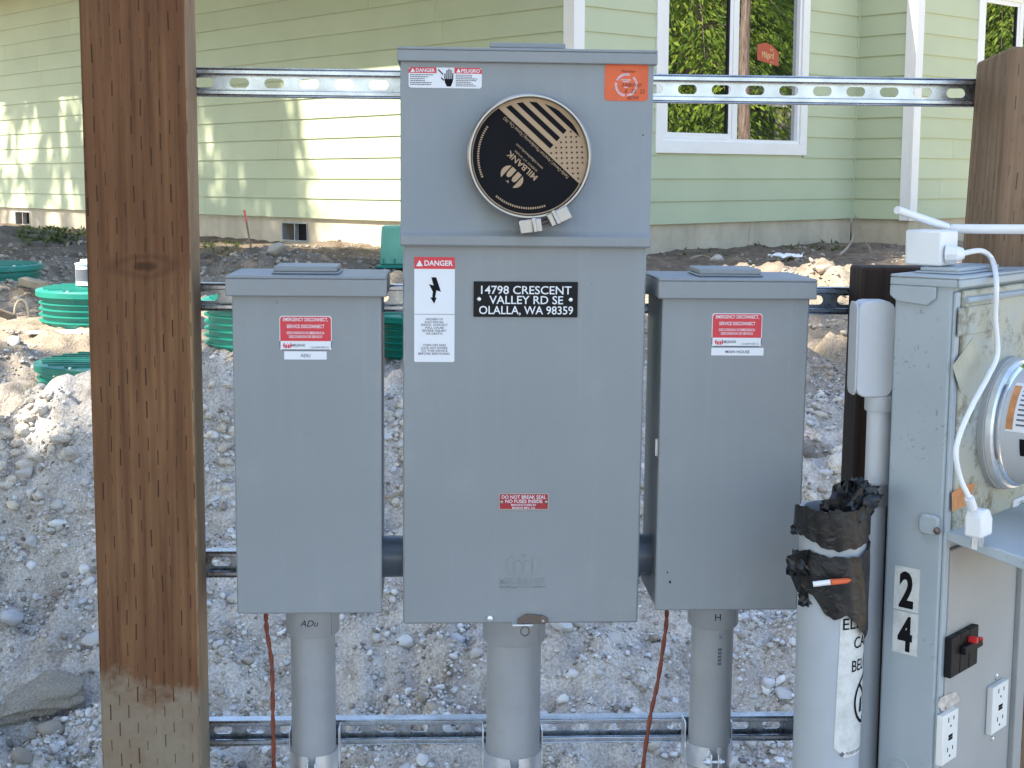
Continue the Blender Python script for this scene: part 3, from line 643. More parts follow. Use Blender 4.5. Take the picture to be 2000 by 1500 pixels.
def side_box(u0, u1, v0, v1, label, su, tag_text, tagw, cap_ext, scuff):
    off = -0.15; x0, x1, zb, _ = fr_pts(u0, u1, v1, v1, off); zt = hz((u0 + u1) / 2, v0, off)[1]
    x0 = hz(u0, 600, off)[0]; x1 = hz(u1, 600, off)[0]
    t = Thing('disconnect_box', label, 'electrical box', R, ((x0 + x1) / 2, -0.07, zb), 'grey disconnect boxes flanking the meter main')
    body = t.part('body', MB().box(x0 + .0015, x1 - .0015, off + .006, -0.002, zb + .002, zt), M['grey'], bevel=0.003)
    t.part('cover', MB().prism([(x0, zb), (x1, zb), (x1, zt), (x0, zt)], off, off + .0055), M['grey'], bevel=0.0025)
    ce = 0.0075; cz = hz((u0 + u1) / 2, v0 + 32, off - .008)[1]; zt2 = zt + .006
    cap = MB(); y0, y1 = off - .010, 0.0
    cap.box(x0 - ce, x1 + ce, y0, y1, zt2 - .004, zt2).box(x0 - ce, x1 + ce, y0, y0 + .003, cz, zt2 - .0041).box(x0 - ce, x0 - ce + .003, y0 + .0031, y1, cz, zt2 - .0041).box(x1 + ce - .003, x1 + ce, y0 + .0031, y1, cz, zt2 - .0041)
    t.part('rain_cap', cap, M['grey'], bevel=0.003)
    hx = (x0 + x1) / 2 + (-.004); t.part('hub_plate', MB().box(hx - .047, hx + .047, -.125, -.035, zt2 + .0005, zt2 + .0035).box(hx - .044, hx + .044, -.122, -.038, zt2 + .0036, zt2 + .011), M['grey'], bevel=0.004)
    if scuff:                                   # slotted side with a hinge lug
        t.part('side_latch', MB().box(x0 - .003, x0 + .001, off + .012, off + .018, (zb + zt) / 2 - .012, (zb + zt) / 2 + .012), M['zinc'])
    # the red and white disconnect sticker
    a, b, c, d = su; X0, X1 = hz(a, 650, off)[0], hz(b, 650, off)[0]; Z1 = hz((a + b) / 2, c, off)[1]; Z0 = hz((a + b) / 2, d, off)[1]; y = off - .0006
    hgt = Z1 - Z0; zs = Z0 + hgt * .27; xc = (X0 + X1) / 2; wd = X1 - X0
    st = t.part('warning_sticker', MB().prism(rrect(X0, X1, Z0, Z1, .004), y, off - .0001), M['sticker'], smooth=False)
    t.part('red_field', MB().flat([(X0 + .001, zs), (X1 - .001, zs)] + [p for p in rrect(X0 + .001, X1 - .001, Z0, Z1 - .001, .004) if p[1] > zs], y - .0003), M['red'], st, smooth=False)
    bord = MB()
    for p, q_ in ((X0, X0 + .0012), (X1 - .0012, X1)): bord.box(p, q_, y - .0002, y - .00005, Z0 + .003, zs)
    bord.box(X0 + .003, X1 - .003, y - .0002, y - .00005, Z0, Z0 + .0012); t.part('border', bord, M['ink'], st)
    tx = MB(); yy = y - .0006
    text_mb('EMERGENCY DISCONNECT,', xc, Z0 + hgt * .90, yy, w=wd * .86, h=.0048, bold=.014, mb=tx)
    text_mb('SERVICE DISCONNECT', xc, Z0 + hgt * .70, yy, w=wd * .72, h=.0048, bold=.014, mb=tx)
    text_mb('DESCONEXION DE EMERGENCIA', xc, Z0 + hgt * .51, yy, w=wd * .72, h=.0036, bold=.01, mb=tx)
    text_mb('DESCONEXION DE SERVICIO', xc, Z0 + hgt * .40, yy, w=wd * .64, h=.0036, bold=.01, mb=tx)
    t.part('lettering', tx, M['sticker'], st, smooth=False)
    lg = round_logo(X0 + wd * .15, Z0 + hgt * .14, wd * .085, y - .0004, MB()); t.part('emblem', lg, M['red'], st, smooth=False)
    tn = text_mb('MILBANK', X0 + wd * .37, Z0 + hgt * .15, y - .0004, w=wd * .25, h=.004, bold=.01); text_mb('1216394 REV A', X0 + wd * .77, Z0 + hgt * .09, y - .0004, w=wd * .34, h=.003, mb=tn)
    t.part('maker_name', tn, M['ink'], st, smooth=False)
    # name strip under it
    e0, e1, e2, e3 = tagw; X0, X1 = hz(e0, 690, off)[0], hz(e1, 690, off)[0]; Z1 = hz(e0, e2, off)[1]; Z0 = hz(e0, e3, off)[1]
    ns = t.part('name_strip', MB().prism([(X0, Z0), (X1, Z0), (X1, Z1), (X0, Z1)], y, off - .0001), M['sticker'], smooth=False)
    t.part('lettering', text_mb(tag_text, (X0 + X1) / 2, (Z0 + Z1) / 2, y - .0005, h=.0042 if len(tag_text) > 4 else .0046, bold=.008), M['ink'], ns, smooth=False)
    return t, x0, x1, zb, zt
LBx, lx0, lx1, lzb, lzt = side_box(453, 745, 547, 1199, 'left narrow grey disconnect box with the short ADU name strip', (546, 648, 617, 684), 'ADU', (555, 638, 686, 702), 0, False)
RBx, rx0, rx1, rzb, rzt = side_box(1294, 1581, 552, 1192, 'right narrow grey disconnect box with the MAIN HOUSE name strip', (1390, 1488, 612, 677), 'MAIN HOUSE', (1389, 1491, 679, 694), 0, True)
# paint chips on the right box
ch = MB()
for u, v, s in ((1308, 1137, .0022), (1303, 1118, .0014)):
    x, z = hz(u, v, -.15); ch.flat([(x - s, z), (x + s, z - s), (x + s * .4, z + s * 1.4)], -.1508)
RBx.part('paint_chip', ch, M['black'], smooth=False)
ch = MB()
for u, v, s in ((540, 590, .002), (560, 578, .0012)):
    x, z = hz(u, v, -.15); ch.flat([(x - s * .3, z - s), (x + s * .4, z - s), (x + s * .5, z + s * 1.4)], -.1508)
LBx.part('scuff_mark', ch, M['ink'], smooth=False)

# ---- centre meter main
off = -0.15; ct = hz(1028, 97, off)[1]; cb = hz(1018, 1218, off)[1]; cx0 = hz(787, 700, off)[0]; cx1 = hz(1258, 700, off)[0]; cxm = (cx0 + cx1) / 2; zr = hz(1025, 470, off)[1]
ME = Thing('meter_main', 'tall grey meter cabinet in the middle with a round meter opening and black address plate', 'electrical cabinet', R, (cxm, -.07, cb))
ME.part('body', MB().box(cx0 + .004, cx1 - .004, off + .008, -.002, cb + .004, ct - .006), M['grey'], bevel=.003)
ME.part('lower_cover', MB().box(cx0, cx1, off, off + .0075, cb, zr), M['grey'], bevel=.003)
zr1 = hz(1025, 456, off)[1]; zr2 = hz(1025, 482, off)[1]
prof = [(off + .007, ct - .002), (off - .0035, ct - .002), (off - .0035, zr1 + .006), (off - .006, zr1 + .001), (off - .0125, zr1 - .004), (off - .0125, zr2 + .002), (off - .010, zr2), (off + .007, zr2)]
ME.part('upper_cover', MB().xprism(prof[::-1], cx0 - .0035, cx1 + .0035), M['grey'], bevel=.0012)
cz1 = hz(1028, 123, off - .008)[1]; cc = MB(); e = .0075
cc.box(cx0 - e, cx1 + e, off - .011, 0, ct - .003, ct + .001).box(cx0 - e, cx1 + e, off - .011, off - .0075, cz1, ct - .0031).box(cx0 - e, cx0 - e + .003, off - .0074, 0, cz1, ct - .0031).box(cx1 + e - .003, cx1 + e, off - .0074, 0, cz1, ct - .0031)
ME.part('rain_cap', cc, M['grey'], bevel=.003)
hx = hz(1027, 93, -.08)[0]; ME.part('hub_plate', MB().box(hx - .056, hx + .056, -.13, -.03, ct + .0012, ct + .004).box(hx - .052, hx + .052, -.126, -.034, ct + .0041, ct + .011), M['grey'], bevel=.004)
# meter ring, card and clamp
fy = off - .0036; rcx, rcz = hz(1034, 306, fy - .02); RO = .0845
ME.part('socket_collar', MB().lathe([(RO - .004, fy + .001), (RO - .004, fy - .018), (RO - .007, fy - .018), (RO - .007, fy + .001)], (rcx, 0, rcz), 'y', 64, cap=False), M['grey'])
ring = ME.part('meter_ring', MB().lathe([(RO - .002, fy - .012), (RO, fy - .014), (RO, fy - .026), (RO - .0022, fy - .0285), (RO - .0045, fy - .0285), (RO - .006, fy - .026), (RO - .006, fy - .019)], (rcx, 0, rcz), 'y', 72, cap=False), M['alu'])
RD = RO - .0058; dy = fy - .0195; rot = math.radians(138); cR, sR = math.cos(rot), math.sin(rot)
def dp(lx, ly): return (rcx + RD * (lx * cR - ly * sR), rcz + RD * (lx * sR + ly * cR))
card = ME.part('cover_card', MB().prism(ngon(rcx, rcz, RD, 64), dy, dy + .002), M['kraft'], smooth=False)
def chord(y0, y1, Rr, x0=-2, x1=2, k=14):
    """band y0..y1 of a disc of radius Rr, cut to x0..x1, in card coordinates"""
    ptsr, ptsl = [], []
    for i in range(k + 1):
        y = y0 + (y1 - y0) * i / k; e_ = math.sqrt(max(Rr * Rr - y * y, 0)); ptsr.append((max(min(e_, x1), x0), y)); ptsl.append((min(max(-e_, x0), x1), y))
    return ptsr + ptsl[::-1]
pr = MB(); pr.flat([dp(*p) for p in chord(-.245, .972, .975, k=40)], dy - .0003)
for yc, xl in ((-.385, -.17), (-.555, -.17), (-.72, -.17), (-.875, -2)): pr.flat([dp(*p) for p in chord(yc - .043, yc + .043, .93, x0=xl)], dy - .0003)
def star(lx, ly, r): return [dp(lx + r * (1 if i % 2 == 0 else .42) * math.sin(i * math.pi / 5), ly + r * (1 if i % 2 == 0 else .42) * math.cos(i * math.pi / 5)) for i in range(10)]
for j in range(9):
    for i in range(6 if j % 2 == 0 else 5):
        lx = -.235 - (.128 * i + (0 if j % 2 == 0 else .064)); ly = -.30 - .062 * j
        if lx * lx + ly * ly < .93 ** 2 and ly > -.82: pr.flat(star(lx, ly, .026)[::-1], dy - .0003)
ME.part('printed_pattern', pr, M['black'], card, smooth=False)
def ctext(body, lx, ly, mb, **k):
    for a_ in ('h', 'w'):
        if a_ in k: k[a_] *= RD
    x, z = dp(lx, ly); return text_mb(body, x, z, dy - .0006, rot=rot, mb=mb, **k)
tx = MB(); ctext('MILBANK', -.01, .20, tx, w=.66, h=.105, bold=.012); ctext('ENERGY AT WORK', 0, .095, tx, w=.52, h=.035)
ctext('www.milbankworks.com', 0, .0, tx, w=.62, h=.05); ctext('Family-Owned | American Manufacturing | Kansas City, MO', .02, -.185, tx, w=1.5, h=.058)
ME.part('card_lettering', tx, M['kraft'], card, smooth=False); tx = MB()
for i in range(46):                              # the line of fine print round the rim
    a_ = math.radians(8 + 2.6 * i + (25 if i > 22 else 0)); r0, r1 = .865, .90; da = math.radians(.8)
    tx.flat([dp(r_ * math.cos(a2), r_ * math.sin(a2)) for r_, a2 in ((r0, a_ - da), (r1, a_ - da), (r1, a_ + da), (r0, a_ + da))][::-1], dy - .0006)
tag(ME.part('rim_print', tx, M['kraft'], card, smooth=False), kind='stuff')
lg = MB(); round_logo(0, 0, 1, 0, lg); lg.map(lambda p: Vector((dp(-.01 + p.x * .215, .455 + p.z * .215)[0], dy - .0006, dp(-.01 + p.x * .215, .455 + p.z * .215)[1])))
ME.part('card_emblem', lg, M['kraft'], card, smooth=False)
# ring clamp: two bent ears with a screw between
cl = MB()
for u, v, a_ in ((1036, 442, 8), (1092, 423, 25)):
    x, z = hz(u, v, fy - .024); m2 = MB().box(-.0155, .0155, fy - .031, fy - .010, -.009, .010).box(.002 if a_ == 8 else -.008, .008 if a_ == 8 else -.002, fy - .036, fy - .0311, -.009, .012)
    c_, s_ = math.cos(math.radians(a_)), math.sin(math.radians(a_)); cl.add([(x + p[0] * c_ - p[2] * s_, p[1], z + p[0] * s_ + p[2] * c_) for p in m2.v], m2.f)
co = ME.part('ring_clamp', cl, M['alu'], ring, bevel=.0015)
ME.part('clamp_screw', MB().tube([(hz(1050, 439, fy - .02)[0], fy - .02, hz(1050, 439, fy - .02)[1]), (hz(1086, 425, fy - .02)[0], fy - .02, hz(1086, 425, fy - .02)[1])], .003), M['dark_steel'], ring)
# stickers on the cabinet
def rect_hit(u0, u1, v0, v1, o):
    return hz(u0, (v0 + v1) / 2, o)[0], hz(u1, (v0 + v1) / 2, o)[0], hz((u0 + u1) / 2, v1, o)[1], hz((u0 + u1) / 2, v0, o)[1]
y = fy - .0005; X0, X1, Z0, Z1 = rect_hit(798, 941, 132, 172, y)
st = ME.part('hazard_sticker', MB().prism(rrect(X0, X1, Z0, Z1, .0035), y, fy + .0001), M['sticker'], smooth=False)
xa, xb = X0 + (X1 - X0) * .38, X0 + (X1 - X0) * .625; zh = Z1 - (Z1 - Z0) * .28
for pts in ([(X0, zh), (xa, zh), (xa, Z1), (X0 + .003, Z1), (X0, Z1 - .003)], [(xb, zh), (X1, zh), (X1, Z1 - .003), (X1 - .003, Z1), (xb, Z1)]): ME.part('red_band', MB().flat(pts, y - .0003), M['red'], st, smooth=False)
tx = MB(); hb = (Z1 - zh) * .62; zc_ = (Z1 + zh) / 2
text_mb('DANGER', X0 + (xa - X0) * .60, zc_, y - .0006, w=(xa - X0) * .68, h=hb, bold=.02, mb=tx); text_mb('PELIGRO', xb + (X1 - xb) * .59, zc_, y - .0006, w=(X1 - xb) * .68, h=hb, bold=.02, mb=tx)
warn_tri(X0 + (xa - X0) * .15, zc_, hb * 1.1, y - .0006, tx); warn_tri(xb + (X1 - xb) * .15, zc_, hb * 1.1, y - .0006, tx); ME.part('lettering', tx, M['sticker'], st, smooth=False)
fp = fine_print(X0 + .002, xa - .003, Z0 + .003, zh - .001, 6, y - .0004, seed=2); fine_print(xb + .002, X1 - .003, Z0 + .002, zh - .001, 7, y - .0004, fp, 3); ME.part('fine_print', fp, M['ink'], st, smooth=False)
hd = MB(); hx_, hz_ = xa + (xb - xa) * .66, Z0 + (Z1 - Z0) * .08; s = (Z1 - Z0)
for i, (dx, l) in enumerate(((-.17, .34), (-.07, .50), (.03, .56), (.13, .52), (.22, .36))): hd.flat([(hx_ + (dx - .028) * s, hz_ + .36 * s), (hx_ + (dx + .028) * s, hz_ + .36 * s), (hx_ + (dx + .03) * s, hz_ + (.30 + l) * s), (hx_ + (dx - .022) * s, hz_ + (.30 + l) * s)], y - .0004)
hd.flat([(hx_ - .07 * s, hz_), (hx_ + .13 * s, hz_), (hx_ + .21 * s, hz_ + .20 * s), (hx_ + .245 * s, hz_ + .37 * s), (hx_ - .195 * s, hz_ + .37 * s), (hx_ - .17 * s, hz_ + .20 * s)], y - .0004)
pth = [(xa + .002, Z1 - .10 * s), (xa + .35 * (xb - xa), Z1 - .33 * s), (xa + .25 * (xb - xa), Z1 - .50 * s), (xa + .40 * (xb - xa), Z1 - .62 * s)]
for i in range(3):
    p, q_ = pth[i], pth[i + 1]; hd.flat([(p[0], p[1] - .0008), (q_[0], q_[1] - .0008), (q_[0] + .0006, q_[1] + .0008), (p[0] + .0006, p[1] + .0008)], y - .0004)
ME.part('hand_pictogram', hd, M['black'], st, smooth=False)
X0, X1, Z0, Z1 = rect_hit(1181, 1266, 125, 197, y)
ot = ME.part('inspection_tag', MB().prism(rrect(X0, X1, Z0, Z1, .005), y, fy + .0001), M['orange'], smooth=False)
sx, sz = hz(1223, 166, y); sm = MB()
for k in range(30):
    if k in (4, 5, 13, 22): continue
    a_ = 2 * math.pi * k / 30; b_ = a_ + 2 * math.pi / 30 * .92; sm.flat([(sx + r_ * math.cos(q_), sz + r_ * math.sin(q_)) for r_, q_ in ((.0125, a_), (.0158, a_), (.0158, b_), (.0125, b_))], y - .0003)
for zz, w_ in ((.006, .008), (.0035, .005), (-.004, .003)): sm.flat([(sx - w_, sz + zz), (sx + w_ * .8, sz + zz), (sx + w_ * .7, sz + zz + .0018), (sx - w_ * .9, sz + zz + .0018)], y - .0003)
M['seal'] = mk('seal_print', (0.62, 0.42, 0.45), 0.5, var=0.2, scale=200); ME.part('seal_print', sm, M['seal'], ot, smooth=False)
M['pen'] = mk('dark_red_pen', (0.17, 0.02, 0.02), 0.6); tx = MB()
for s_, u, v, h_, sh in (('Number', 1228, 139, .0042, .3), ('33083107', 1234, 166, .0050, .2), ('6  23  22', 1240, 178, .0056, .2), ('BDW', 1237, 191, .0050, .35)):
    x, z = hz(u, v, y); text_mb(s_, x, z, y - .0006, h=h_, shear=sh, mb=tx, rot=-.03)
ME.part('handwriting', tx, M['pen'], ot, smooth=False)
y = off - .0005; X0, X1, Z0, Z1 = rect_hit(809, 888, 502, 707, y); wd, hg = X1 - X0, Z1 - Z0; xc = (X0 + X1) / 2
st = ME.part('shock_sticker', MB().prism(rrect(X0, X1, Z0, Z1, .002), y, off - .0001), M['sticker'], smooth=False)
zh = Z1 - hg * .112; ME.part('red_band', MB().flat([(X0, zh), (X1, zh), (X1, Z1), (X0, Z1)], y - .0003), M['red'], st, smooth=False)
tx = text_mb('DANGER', X0 + wd * .60, (zh + Z1) / 2, y - .0006, w=wd * .70, h=hg * .05, bold=.022); warn_tri(X0 + wd * .13, (zh + Z1) / 2 - .0005, hg * .055, y - .0006, tx); ME.part('lettering', tx, M['sticker'], st, smooth=False)
def sp_(px, py): return (X0 + (px - 118) / (432 - 118) * wd, Z1 - (py - 232) / (1048 - 232) * hg)
bolt = [sp_(*p) for p in ((248, 388), (232, 436), (262, 456), (240, 545), (273, 592), (295, 545), (282, 540), (292, 497), (325, 500), (290, 388))]
bolt = [sp_(*p) for p in ((250, 388), (288, 388), (325, 500), (290, 488), (280, 545), (292, 545), (273, 592), (243, 545), (258, 545), (262, 500), (232, 440), (268, 452))]
ME.part('lightning_symbol', MB().flat(bolt[::-1], y - .0004), M['black'], st, smooth=False)
tx = MB()
for s_, py in (('HAZARD OF', 712), ('ELECTRICAL', 735), ('SHOCK. CONTACT', 757), ('WILL CAUSE', 779), ('SEVERE INJURY', 802), ('OR DEATH.', 825), ('TURN OFF AND', 915), ('LOCK OUT POWER', 937), ('TO THIS DEVICE', 959), ('BEFORE SERVICING.', 982)):
    x, z = sp_(275, py); text_mb(s_, x, z, y - .0004, h=.0030, w=wd * .047 * len(s_), bold=.012, mb=tx)
x, z = sp_(275, 675); tx.flat([(X0, z - .0003), (X1, z - .0003), (X1, z + .0003), (X0, z + .0003)], y - .0004); ME.part('warning_text', tx, M['ink'], st, smooth=False)
X0, X1, Z0, Z1 = rect_hit(925, 1128, 550, 619, y); ya = off - .0025
st = ME.part('address_plate', MB().box(X0, X1, ya, off - .0002, Z0, Z1), M['black_plastic'], bevel=.0006)
tx = MB(); wd, hg = X1 - X0, Z1 - Z0; xc = (X0 + X1) / 2
for s_, fx, fz, fw in (('14798 CRESCENT', .505, .77, .87), ('VALLEY RD SE', .505, .49, .71), ('OLALLA, WA 98359', .505, .20, .905)): text_mb(s_, X0 + wd * fx, Z0 + hg * fz, ya - .0004, w=wd * fw, h=hg * .235, bold=.010, mb=tx)
ME.part('lettering', tx, M['sticker'], st, smooth=False)
for fx in (.052, .932): ME.part('plate_screw', MB().lathe([(.0001, ya - .0026), (.0024, ya - .0022), (.0032, ya - .0004)], (X0 + wd * fx, 0, Z0 + hg * .5), 'y', 14, cap=False), M['zinc'], st)
X0, X1, Z0, Z1 = rect_hit(974, 1072, 963, 996, y); wd, hg = X1 - X0, Z1 - Z0; xc = (X0 + X1) / 2
st = ME.part('seal_plate', MB().prism(rrect(X0, X1, Z0, Z1, .0015), off - .001, off - .0001), M['alu'], smooth=False)
ME.part('red_field', MB().flat(rrect(X0 + .0016, X1 - .0016, Z0 + .0016, Z1 - .0016, .001), off - .0013), M['dkred'], st, smooth=False); tx = MB()
for s_, fz, fw, h_ in (('DO NOT BREAK SEAL', .78, .88, .0050), ('NO FUSES INSIDE', .53, .74, .0050), ('MANUFACTURED BY', .31, .50, .0030), ('MILBANK MFG. CO.', .14, .46, .0030)): text_mb(s_, xc, Z0 + hg * fz, off - .0016, w=wd * fw, h=h_, bold=.01, mb=tx)
ME.part('lettering', tx, M['sticker'], st, smooth=False)
for fx in (.06, .94): ME.part('rivet', MB().lathe([(.0001, off - .003), (.002, off - .0026), (.0026, off - .0013)], (X0 + wd * fx, 0, Z0 + hg * .48), 'y', 10, cap=False), M['alu'], st)
# embossed mark low on the cover
x, z = hz(1021, 1102, off); em = round_logo(x, z, .023, 0, MB()); text_mb('MILBANK', x, z - .0245, 0, w=.066, h=.0095, bold=.01, mb=em); text_mb('ENERGY AT WORK', x, z - .0335, 0, w=.066, h=.003, mb=em)
n = len(em.v); nf = list(em.f); em.v = [(p[0], off - .0009, p[2]) for p in em.v] + [(p[0], off - .0001, p[2]) for p in em.v]
em.f = nf + [(f[(i + 1) % len(f)], f[i], f[i] + n, f[(i + 1) % len(f)] + n) for f in nf for i in range(len(f))]
ME.part('embossed_mark', em, M['grey'], smooth=False)
# hasp and sealing screw at the bottom
x, z = hz(957, 1208, off - .003); ME.part('sealing_screw', MB().lathe([(.0001, off - .006), (.004, off - .005), (.0052, off - .0005)], (x, 0, z), 'y', 16, cap=False).box(x - .0032, x + .0032, off - .0064, off - .0045, z - .0007, z + .0007), M['zinc'])
hp = [hz(u, v, off - .004) for u, v in ((1010, 1216), (1012, 1209), (1029, 1199), (1060, 1202), (1070, 1208), (1070, 1215), (1062, 1219), (1030, 1217))]
ha = ME.part('hasp', MB().prism(hp[::-1], off - .0052, off - .0022), M['dark_steel'], bevel=.0006)
x, z = hz(1060, 1211, off); ME.part('hasp_rivet', MB().lathe([(.0001, off - .0066), (.0022, off - .0056)], (x, 0, z), 'y', 10, cap=False), M['alu'], ha)
x, z = hz(1020, 1217, off); ME.part('hasp_tab', MB().box(x - .0145, x + .0145, off - .010, off + .004, z - .0018, z + .0008), M['zinc'], ha, bevel=.0005)
x, z = hz(1025, 1231, off); rg = MB()
rg.tube([(x + .0062 * math.cos(2 * math.pi * k / 20), off - .004, z + .0068 * math.sin(2 * math.pi * k / 20)) for k in range(21)], .0011, 6, cap=False); ME.part('seal_ring', rg, M['dark_steel'], ha)
x, z = hz(1256, 264, fy); ME.part('paint_chip', MB().flat(ngon(x, z, .0011, 8), fy - .0003), M['black'], smooth=False)

# ---- nipples joining the boxes
def nipple(u0, u1, vc, label, lockside):
    x0, z = hz(u0, vc, -.07); x1, _ = hz(u1, vc, -.07); r = .0305
    t = Thing('conduit_nipple', label, 'conduit', R, (x0, -.07, z), 'short nipples joining the boxes')
    t.part('pipe', MB().lathe([(r, x0), (r, x1)], (0, -.07, z), 'x', 32, cap=False), M['pvc_dark'])
    lx = x1 - .006 if lockside > 0 else x0
    t.part('locknut', MB().lathe([(r, lx), (r + .004, lx), (r + .004, lx + .006), (r, lx + .006)], (0, -.07, z), 'x', 32, cap=False), M['pvc_dark'])
nipple(735, 797, 1086, 'short dark grey nipple joining the left box to the meter cabinet', 1); nipple(1240, 1300, 1082, 'short dark grey nipple joining the right box to the meter cabinet', -1)

# ---- conduits under the boxes, with their clamps
def conduit(u0, u1, v, label, zb_box, coup_v, rr, scribble):
    o = -rr - .0005; xc = (hz(u0, v, o)[0] + hz(u1, v, o)[0]) / 2
    # measured half width at mid height
    t = Thing('conduit', label, 'conduit', R, (xc, o, -1.60), 'grey conduits rising to the boxes')
    t.part('pipe', MB().lathe([(rr, -1.60), (rr, zb_box + .001)], (xc, o, 0), 'z', 48), M['pvc'])
    zc_ = hz((u0 + u1) / 2, coup_v, o - rr)[1]; k = rr + .0065
    cp_ = t.part('coupling', MB().lathe([(rr + .0005, zc_ - .0005), (k - .002, zc_), (k, zc_ + .003), (k, zb_box - .0005), (rr, zb_box - .0005)], (xc, o, 0), 'z', 48, cap=False), M['pvc'])
    t.part('seam', MB().box(xc + k * .98 * math.sin(.85) - .0008, xc + k * .98 * math.sin(.85) + .0006, o - k * math.cos(.85) - .0006, o - k * math.cos(.85) + .003, zc_ + .002, zb_box - .001), M['pvc_dark'], cp_)
    return t, xc, o, rr, k
def on_cyl(mb, xc, o, rr):                       # wrap flat lettering (x from the axis) onto a pipe
    bm = bmesh.new(); vv = [bm.verts.new(p) for p in mb.v]
    for f in mb.f:
        try: bm.faces.new([vv[i] for i in f])
        except ValueError: pass
    xs_ = [p[0] for p in mb.v]; x = min(xs_) + .002
    while x < max(xs_):
        bmesh.ops.bisect_plane(bm, geom=bm.verts[:] + bm.edges[:] + bm.faces[:], plane_co=(x, 0, 0), plane_no=(1, 0, 0)); x += .004
    bm.verts.ensure_lookup_table(); bm.faces.ensure_lookup_table(); bm.verts.index_update()
    out = MB().add([(xc + rr * math.sin(p.co.x / rr), o - rr * math.cos(p.co.x / rr), p.co.z) for p in bm.verts], [[q.index for q in f.verts] for f in bm.faces]); bm.free(); return out
CL_, lxc, lo, lr, lk = conduit(567, 657, 1320, 'left grey conduit with ADU pencilled on its coupling', lzb, 1246, .0335, 'ADU')
_, z = hz(600, 1215, lo - lr); CL_.part('handwriting', on_cyl(text_mb('ADu', -.002, z, 0, h=.010, shear=.3, bold=-.006), lxc, lo, lk + .0004), M['black'], smooth=False)
CC_, cxc, co_, crr, ck = conduit(948, 1058, 1320, 'thicker grey conduit in the middle under the meter cabinet', cb, 1264, .0412, '')
CR_, rxc, ro, rrr, rk_ = conduit(1345, 1432, 1320, 'right grey conduit with the letter H and a small barcode', rzb, 1230, .0322, 'H')
_, z = hz(1388, 1203, ro - rrr); CR_.part('handwriting', on_cyl(text_mb('H', 0, z, 0, h=.011, bold=-.004), rxc, ro, rk_ + .0004), M['black'], smooth=False)
bc = MB()
for i, v in enumerate((1269, 1276, 1283, 1290, 1297)):
    _, z = hz(1397, v, ro - rrr); bc.flat([(.003, z - .0021), (.009, z - .0021), (.009, z + .0021), (.003, z + .0021)], 0)
_, z = hz(1397, 1243, ro - rrr); text_mb('.38', .007, z, 0, h=.0055, rot=-math.pi / 2, mb=bc, bold=-.005)
CR_.part('printed_marks', on_cyl(bc, rxc, ro, rrr + .0004), M['ink'], smooth=False)
def clamp(xc, o, rr, v, label):
    zt_ = hz(1000, v, o)[1] - R.w((0, 0, 0)).z * 0; t = Thing('pipe_clamp', label, 'pipe clamp', R, (xc, o, zt_ - .03), 'strut clamps on the conduits')
    k0, k1 = rr + .0004, rr + .0024; g = math.radians(9)
    m = MB()
    for a0, a1 in ((-math.pi / 2 + g, math.pi / 2 + .9), (math.pi / 2 - .9 + math.pi, 3 * math.pi / 2 - g)):
        a0_, a1_ = (a0, math.pi * .62) if a0 < 0 else (math.pi * .38, a1)
    m.lathe([(k0, zt_ - .034), (k1, zt_ - .034), (k1, zt_), (k0, zt_), (k0, zt_ - .034)], (xc, o, 0), 'z', 40, -math.pi / 2 + g, math.pi * .5 - .25)
    m.lathe([(k0, zt_ - .034), (k1, zt_ - .034), (k1, zt_), (k0, zt_), (k0, zt_ - .034)], (xc, o, 0), 'z', 40, math.pi * .5 + .25, 3 * math.pi / 2 - g)
    t.part('band', m, M['zinc'])
    for s_ in (-1, 1):
        xg = xc + s_ * k1 * math.sin(g); t.part('ear', MB().box(xg - .001, xg + .001, o - k1 - .018, o - k0 * math.cos(g) + .001, zt_ - .034, zt_ - .004), M['zinc'], bevel=.0006)
        xa_ = xc + s_ * (rr + .004); t.part('hook', MB().box(xa_ - .001, xa_ + .001, o + .004, .006, zt_ - .006, zt_ + .026).box(xa_ - .001, xa_ + .001, o + .004, .006, zt_ - .034, zt_ - .0061), M['zinc'], bevel=.0006)
    b_ = t.part('bolt', MB().tube([(xc - .017, o - k1 - .010, zt_ - .018), (xc + .016, o - k1 - .010, zt_ - .018)], .0026, 8), M['zinc'])
    for s_, w_ in ((-1, .006), (1, .005)):
        xg = xc + s_ * (k1 * math.sin(g) + .001); x0_, x1_ = sorted((xg + s_ * .0002, xg + s_ * w_)); t.part('nut', MB().lathe([(.0058, x0_), (.0058, x1_)], (0, o - k1 - .010, zt_ - .018), 'x', 6), M['zinc'], b_, smooth=False)
clamp(lxc, lo, lr, 1457, 'zinc pipe clamp holding the left conduit to the lowest strut'); clamp(cxc, co_, crr, 1462, 'zinc pipe clamp holding the thick middle conduit to the lowest strut'); clamp(rxc, ro, rrr, 1448, 'zinc pipe clamp holding the right conduit to the lowest strut')
# ---- ground wires
def wire(pts, label, zend):
    P = [Vector((hz(u, v, o)[0], o, hz(u, v, o)[1])) for u, v, o in pts]; path = smooth_path(P, 10); m = MB(); N = len(path)
    for ph in (0, math.pi):
        m.tube([p + Vector((.0013 * math.cos(i * .7 + ph), .0013 * math.sin(i * .7 + ph), 0)) for i, p in enumerate(path)], .0023, 8)
    single('ground_wire', m, M['copper'], label, 'wire', R, tuple(path[-1]), 'copper ground wires')
wire([(519, 1190, -.06), (521, 1230, -.07), (531, 1300, -.08), (533, 1400, -.085), (535, 1500, -.085), (537, 1640, -.07), (538, 2000, -.05)], 'twisted reddish wire hanging below the left box beside the ADU conduit', 0)
wire([(1303, 1185, -.06), (1300, 1230, -.07), (1285, 1330, -.08), (1270, 1400, -.085), (1256, 1500, -.085), (1245, 1640, -.07), (1238, 2000, -.05)], 'twisted reddish wire hanging below the right box beside its conduit', 0)
